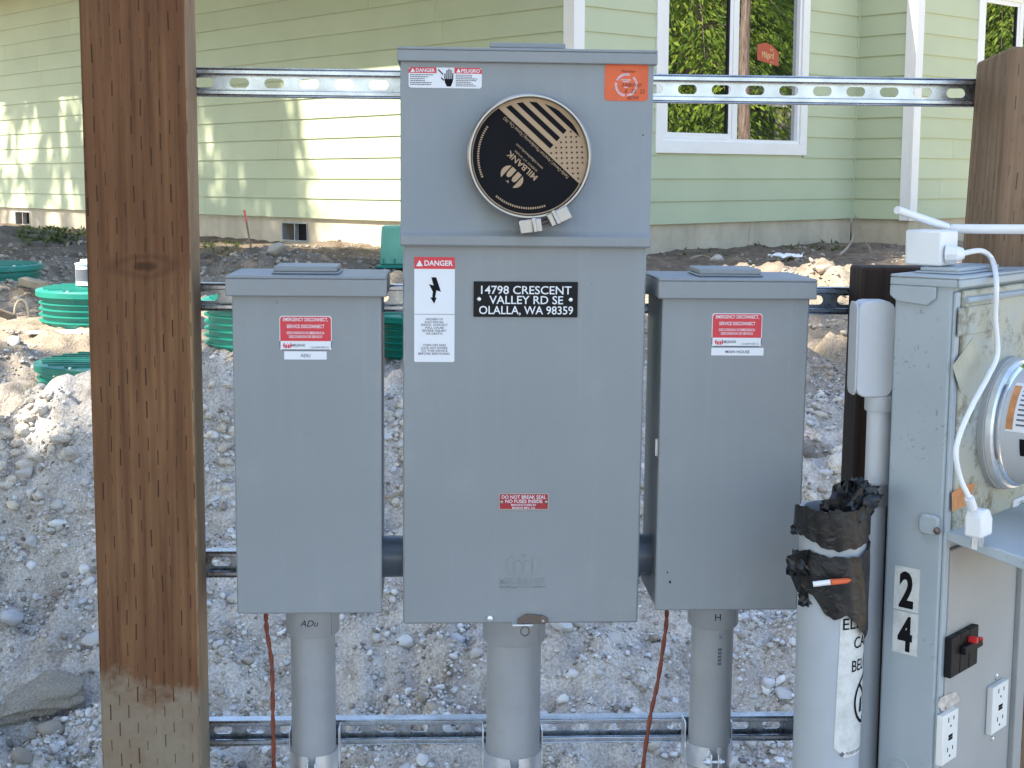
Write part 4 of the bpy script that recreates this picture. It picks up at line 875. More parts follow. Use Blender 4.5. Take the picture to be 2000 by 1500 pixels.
# ------------------------------------------------------------------ old meter pedestal on the right
pa_ = math.radians(42.0); PX = Vector((math.sin(pa_), math.cos(pa_), 0)); PY = Vector((-math.cos(pa_), math.sin(pa_), 0))
pc = at(1854, 800, 1.84); P = Frame((pc.x, pc.y, 0), PX, PY, UP)
def ph(u, v, o=0.0): return P.hit(u, v, o)
def px_(u, v, o=0.0): return P.hitx(u, v, o)
ztp = px_(1864, 540)[1]; dep = px_(1748, 560)[0]; PWD = 0.30
PE = Thing('meter_pedestal', 'weathered pale grey meter pedestal turned sideways, numbered 2 and 4', 'meter pedestal', P, (PWD / 2, dep / 2, 0.0))
PE.part('housing', MB().box(0, PWD, .002, dep, 0, ztp - .006), M['grey_worn'], bevel=.004)
PE.part('front_flange', MB().box(.001, .014, -.003, .0019, 0.2, ztp - .02), M['grey_worn'], bevel=.0015)
# cap with a notched side flap
zf = px_(1862, 562)[1]; zs1 = px_(1800, 596)[1]
cap = MB().box(-.005, PWD + .004, -.010, dep + .005, ztp - .004, ztp).box(-.005, PWD + .004, -.010, -.006, zf, ztp - .0041).box(-.005, -.001, -.0059, dep + .005, zf, ztp - .0041)
fl = [(dep * .28, zf), (dep * .28, zf - (zf - zs1) * .6), (dep * .42, zs1), (dep * .92, zs1 + .003), (dep + .005, zf - (zf - zs1) * .55), (dep + .005, zf)]
cap.xprism([(y_, z_ + .0001 * 0) for y_, z_ in fl], -.0051, -.0012)
co2 = PE.part('cap', cap, M['grey_worn'], bevel=.0018)
PE.part('hub_cover', MB().box(.03, .17, .008, dep - .012, ztp + .0005, ztp + .003).box(.036, .164, .013, dep - .017, ztp + .0031, ztp + .008), M['grey_worn'], co2, bevel=.003)
# upper front: stained door, raised bead, data plate and sticker remains
zd = ph(1880, 1040)[1]; dr = PE.part('meter_door', MB().box(.016, PWD, -.006, .0015, zd, zf - .004), M['grimy'], bevel=.003)
zb1 = ph(1900, 583)[1]; PE.part('door_bead', MB().tube([(.02, -.007, zb1), (PWD - .01, -.007, zb1)], .0045, 8), M['grey_worn'], dr)
xa, z1 = ph(1872, 602, -.007); xb, z0 = ph(1936, 648, -.007); z0 = ph(1900, 652, -.007)[1]
PE.part('data_plate', MB().box(xa, xb + .002, -.0085, -.0062, z0, z1), M['grimy'], dr, bevel=.001)
q = [ph(u, v, -.0066) for u, v in ((1860, 715), (1877, 768), (1917, 710), (1901, 659))]
M['peel'] = mk('yellowed_label', (0.42, 0.40, 0.30), 0.7, var=0.12, scale=25); PE.part('peeling_label', MB().flat(q, -.0066), M['peel'], dr, smooth=False)
q = [ph(u, v, -.0066) for u, v in ((1859, 962), (1859, 1000), (1893, 985), (1905, 945), (1885, 945))]; PE.part('orange_label', MB().flat(q, -.0066), M['copper_spot'], dr, smooth=False)
x, z = ph(1990, 982, -.007); wl_ = PE.part('white_label', MB().box(x - .022, x + .05, -.0085, -.0062, z - .008, z + .008), M['sticker'], dr)
PE.part('lettering', text_mb('CALL BEFORE', x + .02, z, -.0088, h=.0055), M['black'], wl_, smooth=False)
# the round meter with its ring
mcx, mcz = ph(1972, 826, -.012); mr = .0885
mt = PE.part('meter_base', MB().lathe([(mr + .004, -.006), (mr + .004, -.014), (mr, -.016)], (mcx, 0, mcz), 'y', 56), M['tan_panel'])
PE.part('meter_ring', MB().lathe([(mr, -.014), (mr + .002, -.016), (mr + .002, -.024), (mr, -.0265), (mr - .003, -.0265), (mr - .003, -.016)], (mcx, 0, mcz), 'y', 64, cap=False), M['zinc'], mt)
PE.part('meter_flange', MB().lathe([(mr - .003, -.022), (mr - .003, -.031), (mr - .005, -.033), (mr - .0072, -.034)], (mcx, 0, mcz), 'y', 64, cap=False), M['clear'], mt)
PE.part('meter_can', MB().lathe([(mr - .0075, -.018), (mr - .0075, -.118), (mr - .015, -.126), (.0001, -.128)], (mcx, 0, mcz), 'y', 64, cap=False), M['meter_grey'], mt)
def on_meter(pts, rr):                            # pts: (angle round the can in degrees, distance out)
    return [(mcx + rr * math.cos(math.radians(a)), -d, mcz + rr * math.sin(math.radians(a))) for a, d in pts]
def patch(a0, a1, d0, d1, rr, k=8):
    m = MB()
    for i in range(k):
        p, q_ = a0 + (a1 - a0) * i / k, a0 + (a1 - a0) * (i + 1) / k; m.add(on_meter(((p, d0), (q_, d0), (q_, d1), (p, d1)), rr), [(0, 1, 2, 3)])
    return m
rr_ = mr - .0075
lb = PE.part('meter_label', patch(128, 178, .040, .086, rr_ + .0006), M['sticker'], mt); PE.part('orange_strip', patch(132, 176, .0405, .050, rr_ + .0012), M['copper_spot'], mt)
fpn = MB()
for i in range(9):
    a_ = 132 + i * 4.8; fpn.f += [tuple(j + len(fpn.v) for j in f) for f in patch(a_, a_ + 1.8, .054, .080, rr_ + .0012, 1).f]; fpn.v += patch(a_, a_ + 1.8, .054, .080, rr_ + .0012, 1).v
PE.part('label_print', fpn, M['ink'], mt); PE.part('meter_port', patch(184, 201, .060, .080, rr_ + .0008), M['black'], mt)
# lower canopy, lifted, and its hinge lug on the side
y1, z1 = px_(2000, 1092); y2, z2 = px_(2000, 1117); z3 = px_(1843, 1038)[1]; z4 = px_(1843, 1056)[1]; z5 = ph(1930, 985)[1]
ext = 1.25
cn = MB().xprism([(0, z4), (y2 * ext, z4 + (z2 - z4) * ext), (y1 * ext, z3 + (z1 - z3) * ext), (-.001, z3)][::-1], .004, PWD + .02)
PE.part('canopy', cn, M['grey_worn'], bevel=.002)
ya_, za_ = px_(1800, 1000); yb_, zb_ = px_(1838, 1046)
lug = PE.part('hinge_lug', MB().prism([(0, 0)] * 0 or rrect(0, 1, 0, 1, .3), -.010, .0).map(lambda p: Vector((p.y, yb_ + (1 - p.x) * (ya_ - yb_) - .0, zb_ + p.z * (za_ - zb_)))), M['grey_worn'], bevel=.003)
ys, zs_ = px_(1830, 1037, -.011); PE.part('lug_screw', MB().lathe([(.0001, -.0145), (.004, -.0135), (.0052, -.0105)], (0, ys, zs_), 'x', 14, cap=False), M['dark_steel'], lug)
# lower panel with breakers and outlets
zp1 = ph(1850, 1075)[1]; xp1 = ph(1972, 1300)[0]
lp = PE.part('breaker_panel', MB().box(.016, xp1, -.004, .0015, .25, zp1), M['tan_panel'], bevel=.002)
PE.part('panel_frame', MB().box(xp1 + .0015, xp1 + .030, -.012, .0015, .25, zp1), M['tan_panel'], bevel=.002)
b0, zt0 = ph(1847, 1245, -.005); b1 = ph(1900, 1225, -.005)[0]; zb0 = ph(1846, 1322, -.005)[1]; bw = (b1 - b0) / 3
for i in range(3):
    br = PE.part('breaker', MB().box(b0 + bw * i + .0006, b0 + bw * (i + 1) - .0006, -.014, -.0042, zb0, zt0), M['black_plastic'], lp, bevel=.0012)
hzc = zb0 + (zt0 - zb0) * .60; PE.part('breaker_handle', MB().box(b0 + bw * .95, b1 - .002, -.022, -.0142, hzc - .006, hzc + .006), M['black_plastic'], lp, bevel=.0015)
x, z = ph(1901, 1249, -.02); PE.part('red_lockout_clip', MB().box(x - .003, x + .003, -.026, -.0145, z - .004, z + .004).tube([(x + .006, -.026, z), (x + .011, -.027, z + .002), (x + .012, -.027, z - .004)], .0014, 6), M['redclip'], lp)
def outlet(u0, u1, vt, vb):
    um = (u0 + u1) / 2; x0_, x1_ = ph(u0, (vt + vb) / 2, -.008)[0], ph(u1, (vt + vb) / 2, -.008)[0]; z1_, z0_ = ph(um, vt, -.010)[1], ph(um, vb, -.010)[1]
    x1_ = x0_ + max(x1_ - x0_, .030); oo = PE.part('outlet', MB().box(x0_, x1_, -.014, -.0042, z0_, z1_), M['cream'], lp, bevel=.0015); m = MB(); w_, h_ = x1_ - x0_, z1_ - z0_
    for c in (.80, .20):
        zc1 = z0_ + h_ * c
        for fx, l in ((.34, .09), (.68, .075)): m.box(x0_ + w_ * fx - .0008, x0_ + w_ * fx + .0008, -.0145, -.0139, zc1 + .002, zc1 + .002 + h_ * l)
        m.prism(ngon(x0_ + w_ * .5, zc1 - h_ * .07, .0016, 10), -.0145, -.0139)
    for k in (-.025, .035): m.box(x0_ + w_ * .38, x0_ + w_ * .62, -.0148, -.0139, z0_ + h_ * (.5 + k) - .0016, z0_ + h_ * (.5 + k) + .0016)
    PE.part('outlet_slots', m, M['black'], lp)
    for zz in (z0_ - .004, z1_ + .004): PE.part('outlet_screw', MB().lathe([(.0001, -.0062), (.0018, -.0056)], (x0_ + w_ * .5, 0, zz), 'y', 8, cap=False), M['dark_steel'], lp)
outlet(1833, 1862, 1393, 1487); outlet(1931, 1960, 1337, 1426)
PE.part('knockout_hole', MB().prism(ngon(ph(1862, 1415, -.004)[0], ph(1862, 1425, -.004)[1], .009, 20, .019), -.0048, -.0041), M['hole'], lp)
r9 = random.Random(4); q = []
for i in range(16):
    a_ = 2 * math.pi * i / 16; k = r9.uniform(.75, 1.1); u, v = 1853 + 22 * k * math.cos(a_), 1370 - 19 * k * math.sin(a_) - (18 * math.cos(a_)) * .55; q.append(ph(u, v, -.0046))
PE.part('sticker_residue', MB().flat(q, -.0050), M['residue'], lp, smooth=False)
for u, v in ((1946, 1319), (1938, 1442)):
    x, z = ph(u, v, -.005); PE.part('panel_screw', MB().lathe([(.0001, -.0075), (.0026, -.0065), (.003, -.0043)], (x, 0, z), 'y', 10, cap=False), M['zinc'], lp)
# the number cards on the side
for dg, v0, v1 in (('2', 1104, 1190), ('4', 1192, 1275)):
    ya_, za_ = px_(1748 if dg == '2' else 1745, v0, -.0006); yb_ = px_(1797 if dg == '2' else 1794, v0 + 8, -.0006)[0]; zb_ = px_(1770, v1 + 3, -.0006)[1]; zt_ = px_(1770, v0 + 4, -.0006)[1]
    sd_ = PE.part('number_card', MB().xprism([(yb_, zb_), (ya_, zb_), (ya_, zt_), (yb_, zt_)][::-1], -.0007, -.0001), M['scuffed'], smooth=False)
    g = text_mb(dg, 0, 0, 0, h=(zt_ - zb_) * .80, w=(ya_ - yb_) * .58, bold=.035); g.map(lambda p: Vector((-.0011, (ya_ + yb_) / 2 - p.x, (zt_ + zb_) / 2 + p.z))); PE.part('numeral', g, M['black'], sd_, smooth=False)
# stray pencil loop near the bottom of the side
yc_, zc_ = px_(1755, 1500, 0); PE.part('knockout', MB().lathe([(.013, -.0012), (.0145, -.0014), (.016, -.0003)], (0, yc_, zc_), 'x', 28, cap=False), M['grey_worn'])

# ---- small white networking box with two rod aerials, standing on the cap
def onz(u, v, z): d = ray(u, v); t = (z - EYE) / d.z; return P.l(Vector((0, 0, EYE)) + d * t)
zt_ = ztp + .009; c_ = P.l(at(1838, 480, 1.905)); bx0, by0 = c_.x, c_.y; bx1, by1 = bx0 + .052, by0 + .052; h_ = .047
WF = Thing('wifi_extender', 'small white plastic box with two rod aerials on top of the pedestal', 'wifi extender', P, ((bx0 + bx1) / 2, (by0 + by1) / 2, zt_))
WF.part('case', MB().box(bx0, bx1, by0, by1, zt_, zt_ + h_), M['white'], bevel=.003)
WF.part('socket_recess', MB().box(bx0 + .004, bx0 + .026, by0 - .0006, by0 + .001, zt_ + .004, zt_ + .026), M['cream'])
def Pp(u, v, o): x, z = ph(u, v, o); return Vector((x, o, z))
om = (by0 + by1) / 2
WF.part('aerial', MB().tube([Pp(1752, 410, om + .02), Pp(1850, 443, om)], .0052, 14), M['white']); a0 = P.w(Pp(1858, 447, om)); WF.part('aerial', MB().tube([P.l(a0), P.l(at(2050, 448, a0.y - .06))], .0066, 14), M['white'])
# ---- its white power cord, dangling plug
PC = Thing('power_cord', 'white power cord looping down the pedestal with a three-prong plug dangling', 'power cord', P, tuple(Pp(1905, 1060, -.05)))
by = by0 - .006
PC.part('connector', MB().tube([Vector((bx0 + .014, by0 - .0008, zt_ + .016)), Vector((bx0 + .018, by0 - .014, zt_ + .016)), Vector((bx0 + .024, by0 - .020, zt_ + .017))], [.012, .0115, .0075], 10), M['white'])
cp0 = Vector((bx0 + .024, by0 - .020, zt_ + .017))
pp = [cp0] + [Pp(u, v, o) for u, v, o in ((1917, 490, by - .016), (1938, 508, by - .02), (1946, 550, -.022), (1944, 620, -.022), (1948, 690, -.025), (1930, 735, -.03), (1900, 790, -.035), (1874, 850, -.035), (1867, 890, -.035), (1876, 935, -.04), (1893, 972, -.05))]
PC.part('cable', MB().tube(smooth_path(pp, 8), .0036, 10), M['white'])
p0 = Pp(1893, 972, -.05); pl_ = PC.part('strain_relief', MB().tube([p0, Pp(1899, 993, -.05)], [.006, .0065], 10), M['white'])
a_, b_ = Pp(1886, 1000, -.05), Pp(1930, 1044, -.05); cx_, zt2, zb2 = (a_.x + b_.x) / 2, Pp(1905, 994, -.05).z, Pp(1905, 1046, -.05).z
oc = [(-.010, 1), (-.017, .72), (-.017, 0), (.017, 0), (.017, .60), (.006, 1)]
pg = PC.part('plug', MB().prism([(cx_ + x, zb2 + t * (zt2 - zb2)) for x, t in oc], -.064, -.040), M['white'], bevel=.003)
for dx, dy in ((-.008, -.052), (.010, -.052)): PC.part('prong', MB().box(cx_ + dx - .0008, cx_ + dx + .0008, dy - .003, dy + .003, zb2 - .017, zb2 - .0002), M['zinc'], pg)
PC.part('ground_pin', MB().tube([(cx_, -.045, zb2 - .0002), (cx_, -.045, zb2 - .018)], .0022, 8), M['zinc'], pg)
# ---- white conduit with access fitting beside the pedestal
wp = at(1716, 850, 1.945); ax_ = wp.x; ay_ = wp.y
def zat(v, Y=ay_): return at(1716, v, Y).z
M['fitting'] = mk('pale_fitting_plastic', (0.52, 0.54, 0.565), 0.4, var=0.05, scale=12)
WC = Thing('conduit_fitting_run', 'white plastic conduit with a rounded elbow box, left of the pedestal', 'conduit', WORLD, (ax_, ay_, 0))
x0_, x1_ = at(1664, 680, ay_).x, at(1748, 680, ay_).x; zt_, zb_ = zat(586), zat(772)
WC.part('elbow_body', MB().prism(rrect(x0_ + .0022, x1_ - .006, zb_, zt_, .014), ay_ - .021, ay_ + .021), M['fitting'], bevel=.0022, seg=3)
WC.part('access_cover', MB().prism(rrect(-.0222, .0222, zb_ + .002, zt_ - .002, .012), 0, .0028).map(lambda p: Vector((x0_ + p.y, ay_ + p.x, p.z))), M['fitting'], bevel=.001)
WC.part('side_hub', MB().lathe([(.021, x1_ - .012), (.022, x1_ - .006), (.022, x1_ + .02)], (0, ay_, zat(632)), 'x', 28), M['fitting'])
WC.part('hub', MB().lathe([(.0195, zat(801)), (.0205, zat(799)), (.0205, zb_ - .0004), (.017, zb_ + .004)], (ax_, ay_, 0), 'z', 32), M['fitting'])
WC.part('pipe', MB().lathe([(.0168, zat(950)), (.0168, zat(798))], (ax_, ay_, 0), 'z', 32), M['fitting'])
WC.part('coupling', MB().lathe([(.0185, zat(985)), (.0195, zat(983)), (.0195, zat(942)), (.0172, zat(940))], (ax_ - .002, ay_, 0), 'z', 32), M['pvc'])
WC.part('lower_pipe', MB().lathe([(.0172, 0), (.0172, zat(984))], (ax_ - .004, ay_, 0), 'z', 32), M['fitting'])
# ---- wide grey riser with the warning sticker and the torn black film
bp = at(1620, 1250, 1.87); bx, byy, br_ = bp.x, bp.y, .0445
BR = Thing('utility_conduit', 'wide pale grey utility pipe with a buried-cable warning sticker, left of the pedestal', 'conduit', WORLD, (bx, byy, 0))
ztop = at(1620, 990, byy).z
BR.part('pipe', MB().lathe([(br_, 0), (br_, ztop), (br_ - .006, ztop + .0005), (br_ - .006, ztop - .25)], (bx, byy, 0), 'z', 56, cap=False), M['pvc_l'] if 'pvc_l' in M else mk('pale_conduit_plastic', (0.40, 0.43, 0.46), 0.5, var=0.08, scale=10))
def bz(v): return at(1620, v, byy - br_).z
sv0, sv1 = bz(1190), bz(1482); scm = MB().flat([(.000, sv1 + .016), (.016, sv1), (.125, sv1), (.125, sv0), (.004, sv0)], 0)
ss = BR.part('warning_sticker', on_cyl(scm, bx, byy, br_ + .0006), M['scuffed'])
tx = MB(); c_ = .054; h_ = abs(bz(1208) - bz(1231))
for s_, v, w_ in (('ELECTRIC', 1219, .094), ('CABLE', 1259, .057), ('BELOW', 1304, .062)): text_mb(s_, c_, bz(v), 0, h=h_, w=w_, bold=.008, mb=tx)
BR.part('lettering', on_cyl(tx, bx, byy, br_ + .0012), M['black'], ss, smooth=False)
em = MB(); zc_ = bz(1378)
for k in range(40):
    a_, b_ = 2 * math.pi * k / 40, 2 * math.pi * (k + 1) / 40; em.flat([(c_ + .006 + r_ * math.cos(q_), zc_ + r_ * 1.12 * math.sin(q_)) for r_, q_ in ((.027, a_), (.031, a_), (.031, b_), (.027, b_))], 0)
em.flat([(c_ - .014, zc_ + .022), (c_ - .011, zc_ + .025), (c_ + .030, zc_ - .018), (c_ + .027, zc_ - .021)][::-1], 0)
em.flat([(c_ - .012, zc_ - .016), (c_ - .004, zc_ - .016), (c_ - .004, zc_ + .006), (c_ - .010, zc_ + .002)], 0)
BR.part('no_dig_symbol', on_cyl(em, bx, byy, br_ + .0012), M['black'], ss, smooth=False)
tx = text_mb('PUGET SOUND ENERGY', .018, bz(1474), 0, h=.0042, bold=.012, align='L'); tx.flat([(.012, bz(1474) - .004), (.016, bz(1474)), (.012, bz(1474) + .004), (.008, bz(1474))], 0); BR.part('company_line', on_cyl(tx, bx, byy, br_ + .0012), M['ink'], ss, smooth=False)
def nz(a, b, c): return math.sin(a * 3.1 + b * 17) * .5 + math.sin(a * 7.3 - b * 31 + c) * .3 + math.sin(a * 13.7 + b * 53 + c * 2) * .2
def film(a0, a1, top, bot, amp, seed, n=72, m=18, base=.003):
    mb = MB()
    for j in range(m + 1):
        for i in range(n + 1):
            a = a0 + (a1 - a0) * i / n; t = j / m; zt1, zb1 = top(a), bot(a); z = zb1 + (zt1 - zb1) * t
            r = br_ + base + amp * (.5 + .5 * nz(a, z, seed)) * (.35 + .65 * abs(math.sin(a * 1.3 + seed)))
            mb.v.append((bx + r * math.sin(a), byy - r * math.cos(a), z + .003 * nz(a * 2, z, seed + 3)))
    for j in range(m):
        for i in range(n): q_ = j * (n + 1) + i; mb.f.append((q_, q_ + 1, q_ + n + 2, q_ + n + 1))
    return mb
BG = Thing('black_plastic_film', 'torn black plastic film wrapped round the top of the wide grey pipe', 'plastic film', WORLD, (bx, byy, bz(1210)))
BG.part('upper_wrap', film(-1.75, 1.9, lambda a: bz(998) + .012 * max(0, a - .2), lambda a: bz(1068) + .012 * abs(a) - .006, .006, 1), M['bag'], smooth=True)
BG.part('lower_wrap', film(-1.7, 1.8, lambda a: bz(1088) - .004 * math.sin(a * 2) + .010 * max(0, a), lambda a: bz(1160) - .026 * (a + 1.2) + .006 * math.sin(a * 6), .007, 4), M['bag'])
heap = MB(); n, m = 40, 18; hc = at(1672, 985, byy - .01)
for j in range(m + 1):
    for i in range(n):
        a = 2 * math.pi * i / n; t = math.pi * j / m; k = 1 + .30 * nz(a * 1.5, t * .3, 2) + .22 * nz(a * 4, t * .8, 5)
        heap.v.append((hc.x - .008 + .034 * k * math.sin(t) * math.cos(a) - .016 * (math.cos(t) < 0) * abs(math.cos(t)), hc.y + .030 * k * math.sin(t) * math.sin(a), hc.z - .006 + .033 * k * math.cos(t) + .012 * math.sin(t) * math.cos(a)))
for j in range(m):
    for i in range(n): i2 = (i + 1) % n; heap.f.append((j * n + i, (j + 1) * n + i, (j + 1) * n + i2, j * n + i2))
BG.part('crumpled_top', heap, M['bag'], ang=60)
for u, v, s in ((1553, 1100, 1.0), (1550, 1030, .45), (1570, 1165, .7)):
    p = at(u, v, byy - .02); fm = MB()
    for j in range(7):
        for i in range(7): fm.v.append((p.x + (i / 6 - .45) * .030 * s, p.y + .010 * nz(i * .9, j * .21, s) * s - .01, p.z + (j / 6 - .5) * .034 * s * (1 - .3 * abs(i / 6 - .6)) + .004 * nz(i, j * .3, 2)))
    for j in range(6):
        for i in range(6): q_ = j * 7 + i; fm.f.append((q_, q_ + 1, q_ + 8, q_ + 7))
    BG.part('loose_flap', fm, M['bag'])
MKR = Thing('marker_stick', 'thin white and orange marker tucked under the black film', 'marker', WORLD, tuple(at(1630, 1140, byy - br_ - .012)))
MKR.part('white_half', MB().tube([at(1588, 1141, byy - br_ - .012), at(1622, 1137, byy - br_ - .016)], .0036, 10), M['white']); MKR.part('orange_half', MB().tube([at(1622, 1137, byy - br_ - .016), at(1655, 1134, byy - br_ - .012), at(1662, 1133, byy - br_ - .010)], [.0040, .0036, .001], 10), M['orange'])
# ------------------------------------------------------------------ septic risers
def riser(uc, Y, vtop, vbase, label, lidm):
    c = at(uc, vtop, Y); ztop_ = c.z; zb_ = at(uc, vbase, Y - .305).z - .14; x, yv = c.x, Y
    t = Thing('septic_riser', label, 'septic riser', WORLD, (x, yv, zb_), 'green ribbed septic risers')
    pr_ = [(.272, zb_)]; z = ztop_ - .026
    k = 0; zz = z
    while zz > zb_ + .012: zz -= .0252; k += 1
    for i in range(k, 0, -1):
        b = z - .0252 * i; pr_ += [(.276, b + .002), (.276, b + .0165), (.292, b + .0185), (.292, b + .0225), (.276, b + .0245)]
    pr_ = [(r, max(h, zb_)) for r, h in pr_]
    t.part('ribbed_wall', MB().lathe(pr_ + [(.276, ztop_ - .024)], (x, yv, 0), 'z', 64), M['green'])
    ld = t.part('lid', MB().lathe([(.296, ztop_ - .030), (.302, ztop_ - .027), (.302, ztop_ - .006), (.297, ztop_ - .001), (.280, ztop_), (.18, ztop_ + .003), (.0001, ztop_ + .005)], (x, yv, 0), 'z', 64), lidm)
    rb = MB()
    for i in range(9):
        o_ = -.24 + .06 * i; e_ = math.sqrt(max(.27 ** 2 - o_ ** 2, 0)); rb.box(x - e_, x + e_, yv + o_ - .006, yv + o_ + .006, ztop_ + .0008, ztop_ + .0075)
    t.part('lid_ribs', rb, lidm, ld)
    for i in range(3):
        a = -1.9 + i * 1.2; t.part('lid_bolt', MB().tube([(x + .29 * math.cos(a), yv + .29 * math.sin(a), ztop_ - .002), (x + .29 * math.cos(a), yv + .29 * math.sin(a), ztop_ + .006)], .006, 8), M['zinc'], ld)
    return t, x, yv, ztop_
riser(-29, 7.8, 516, 563, 'farthest green ribbed riser, cut off by the left edge of the picture', M['green'])
_, r1x, r1y, r1z = riser(213, 6.15, 561, 641, 'green ribbed riser with a white paint can on its lid, beside the wooden post', M['green'])
riser(556, 5.25, 580, 705, 'green ribbed riser between the wooden post and the left grey box', M['green'])
riser(228, 5.4, 702, 750, 'low dark green riser with only its lid above the gravel, nearest on the left', M['green_lid'])
riser(852, 5.75, 606, 692, 'green ribbed riser showing in the gap between the left box and the meter cabinet', M['green'])
# paint can on the lid
pcx = at(172, 552, r1y - .02); PCN = Thing('paint_can', 'small white paint can standing on the sunlit green riser lid', 'paint can', WORLD, (pcx.x, r1y - .02, r1z + .0035))
z = r1z + .0105; PCN.part('body', MB().lathe([(.050, z), (.052, z + .002), (.050, z + .004), (.050, z + .088), (.053, z + .090), (.053, z + .094), (.048, z + .094)], (pcx.x, r1y - .02, 0), 'z', 32), M['white'])
PCN.part('lid', MB().lathe([(.046, z + .092), (.046, z + .096), (.030, z + .098), (.028, z + .11), (.0001, z + .112)], (pcx.x, r1y - .02, 0), 'z', 24), M['sticker'])
PCN.part('label', MB().lathe([(.0506, z + .02), (.0506, z + .07)], (pcx.x, r1y - .02, 0), 'z', 24, -2.6, -1.2), M['ink'])
# green pedestal cover on pipe stubs
gp = at(768, 515, 9.9); GP = Thing('utility_pedestal', 'pale green tapered plastic pedestal cover on pipe stubs against the foundation', 'utility pedestal', WORLD, (gp.x + .12, 9.9, gp.z - .12))
gx_, gy_, g0 = gp.x + .10, 9.9, gp.z; gh = at(768, 440, 9.9).z - g0
GP.part('cover', MB().hexa([(gx_ - .18, gy_ - .16, g0), (gx_ + .18, gy_ - .16, g0), (gx_ + .18, gy_ + .16, g0), (gx_ - .18, gy_ + .16, g0)], [(gx_ - .165, gy_ - .145, g0 + gh), (gx_ + .165, gy_ - .145, g0 + gh), (gx_ + .165, gy_ + .145, g0 + gh), (gx_ - .165, gy_ + .145, g0 + gh)]), M['green_box'], bevel=.012)
GP.part('flange', MB().box(gx_ - .20, gx_ + .20, gy_ - .18, gy_ + .18, g0 - .022, g0 - .001), M['green'], bevel=.004)
for i in range(4): GP.part('vent_slot', MB().box(gx_ - .155 + i * .075, gx_ - .145 + i * .075, gy_ - .17, gy_ - .158, g0 + .006, g0 + .045), M['green'])
for dx in (-.10, -.06): GP.part('pipe_stub', MB().tube([(gx_ + dx, gy_ - .12, g0 - .023), (gx_ + dx + .02, gy_ - .14, g0 - .17)], .019, 10), M['cream'])
# survey stake
s0, s1 = at(492, 496, 10.4), at(477, 410, 10.4)
ST = Thing('survey_stake', 'thin leaning survey stake with a pink painted tip by the foundation', 'stake', WORLD, tuple(s0)); d = s1 - s0; s0b = s0 - d * .3; mid = s0 + d * .72
ST.part('shaft', MB().tube([s0b, mid], .0075, 4), M['brown_stake'], smooth=False); ST.part('painted_tip', MB().tube([mid, s1], .0082, 4), M['pink'], smooth=False)
# pale pipe, boards, hose and scraps on the ground
def gpt(u, v):
    x, y, ok = ground_hit([u], [v]); x, y = float(x[0]), float(y[0]); return Vector((x, y, gz(x, y)))
a_, b_ = gpt(52, 686), gpt(250, 668); ws = MB(); dv = Vector((.02, .13, .0))
ws.hexa([a_ + UP * .012, b_ + UP * .03, b_ + dv + UP * .03, a_ + dv * .35 + UP * .012], [a_ + UP * .022, b_ + UP * .042, b_ + dv + UP * .042, a_ + dv * .35 + UP * .022])
single('white_strip', ws, M['white'], 'flat white plastic strip lying on the dirt behind the low riser', 'plastic strip', WORLD, tuple((a_ + b_) / 2))
a_ = gpt(30, 632); b_ = gpt(57, 632); Yh = a_.y; hp_ = [at(u, v, Yh) for u, v in ((29, 636), (29, 605), (36, 588), (46, 587), (54, 600), (58, 630))]
single('hose_loop', MB().tube(smooth_path(hp_, 6), .006, 8), mk('beige_hose', (0.5, 0.42, 0.30), 0.6), 'pale beige hose arching out of the dirt beside the paint-can riser', 'hose', WORLD, tuple(hp_[0]))
def plank(u0, v0, u1, v1, Y, w, t, mat, label, name='board'):
    a, b = at(u0, v0, Y), at(u1, v1, Y + .1); d = (b - a); m = MB(); n_ = Vector((0, 1, 0)) * w
    m.hexa([a, b, b + n_, a + n_], [a + UP * t, b + UP * t, b + n_ + UP * t, a + n_ + UP * t]); return single(name, m, mat, label, 'board', WORLD, tuple(a))
plank(36, 556, 78, 566, 6.7, .12, .03, mk('raw_board', (0.42, 0.32, 0.20), 0.8, var=.2, scale=20), 'short raw board lying between the two left green risers')
plank(-20, 612, 26, 628, 6.3, .04, .03, M['brown_stake'], 'dark stick lying on the dirt at the left edge')
a_ = gpt(1532, 520); sc = MB(); n = 9
for j in range(n):
    for i in range(n): sc.v.append((a_.x + (i / 8 - .5) * .21 + .01 * math.sin(j), a_.y + (j / 8 - .5) * .16, a_.z + .028 + .018 * nz(i * .5, j * .13, 1)))
for j in range(n - 1):
    for i in range(n - 1): q_ = j * n + i; sc.f.append((q_, q_ + 1, q_ + n + 1, q_ + n))
so_ = single('plastic_scrap', sc, M['white'], 'crumpled white scrap lying on brown dirt in front of the house', 'scrap', WORLD, tuple(a_)); sm_ = so_.modifiers.new('s', 'SOLIDIFY'); sm_.thickness = .003
def twig(pts, r, label, mat):
    P_ = [gpt(u, v) + UP * h for u, v, h in pts]; single('twig', MB().tube(smooth_path(P_, 5), [r * (1 - .6 * i / (5 * (len(P_) - 1))) for i in range(5 * (len(P_) - 1) + 1)], 6), mat, label, 'twig', WORLD, tuple(P_[0]))
M['twig'] = mk('dry_twig', (0.30, 0.24, 0.18), 0.9, var=.2, scale=30)
twig([(1640, 505, .02), (1655, 500, .06), (1664, 492, .12), (1662, 485, .16)], .012, 'curled dry root sticking up at the inside corner of the house', M['twig'])
twig([(1700, 500, .03), (1688, 492, .10), (1668, 478, .26)], .008, 'straight dry twig leaning on the foundation by the inside corner', M['twig'])
twig([(1350, 512, .03), (1372, 508, .04), (1392, 512, .03)], .011, 'bent stick lying on the dirt below the bay wall', M['twig'])
twig([(745, 1022, .02), (765, 1020, .03), (800, 1018, .02)], .007, 'thin grey root crossing the gap beside the meter cabinet', M['twig'])
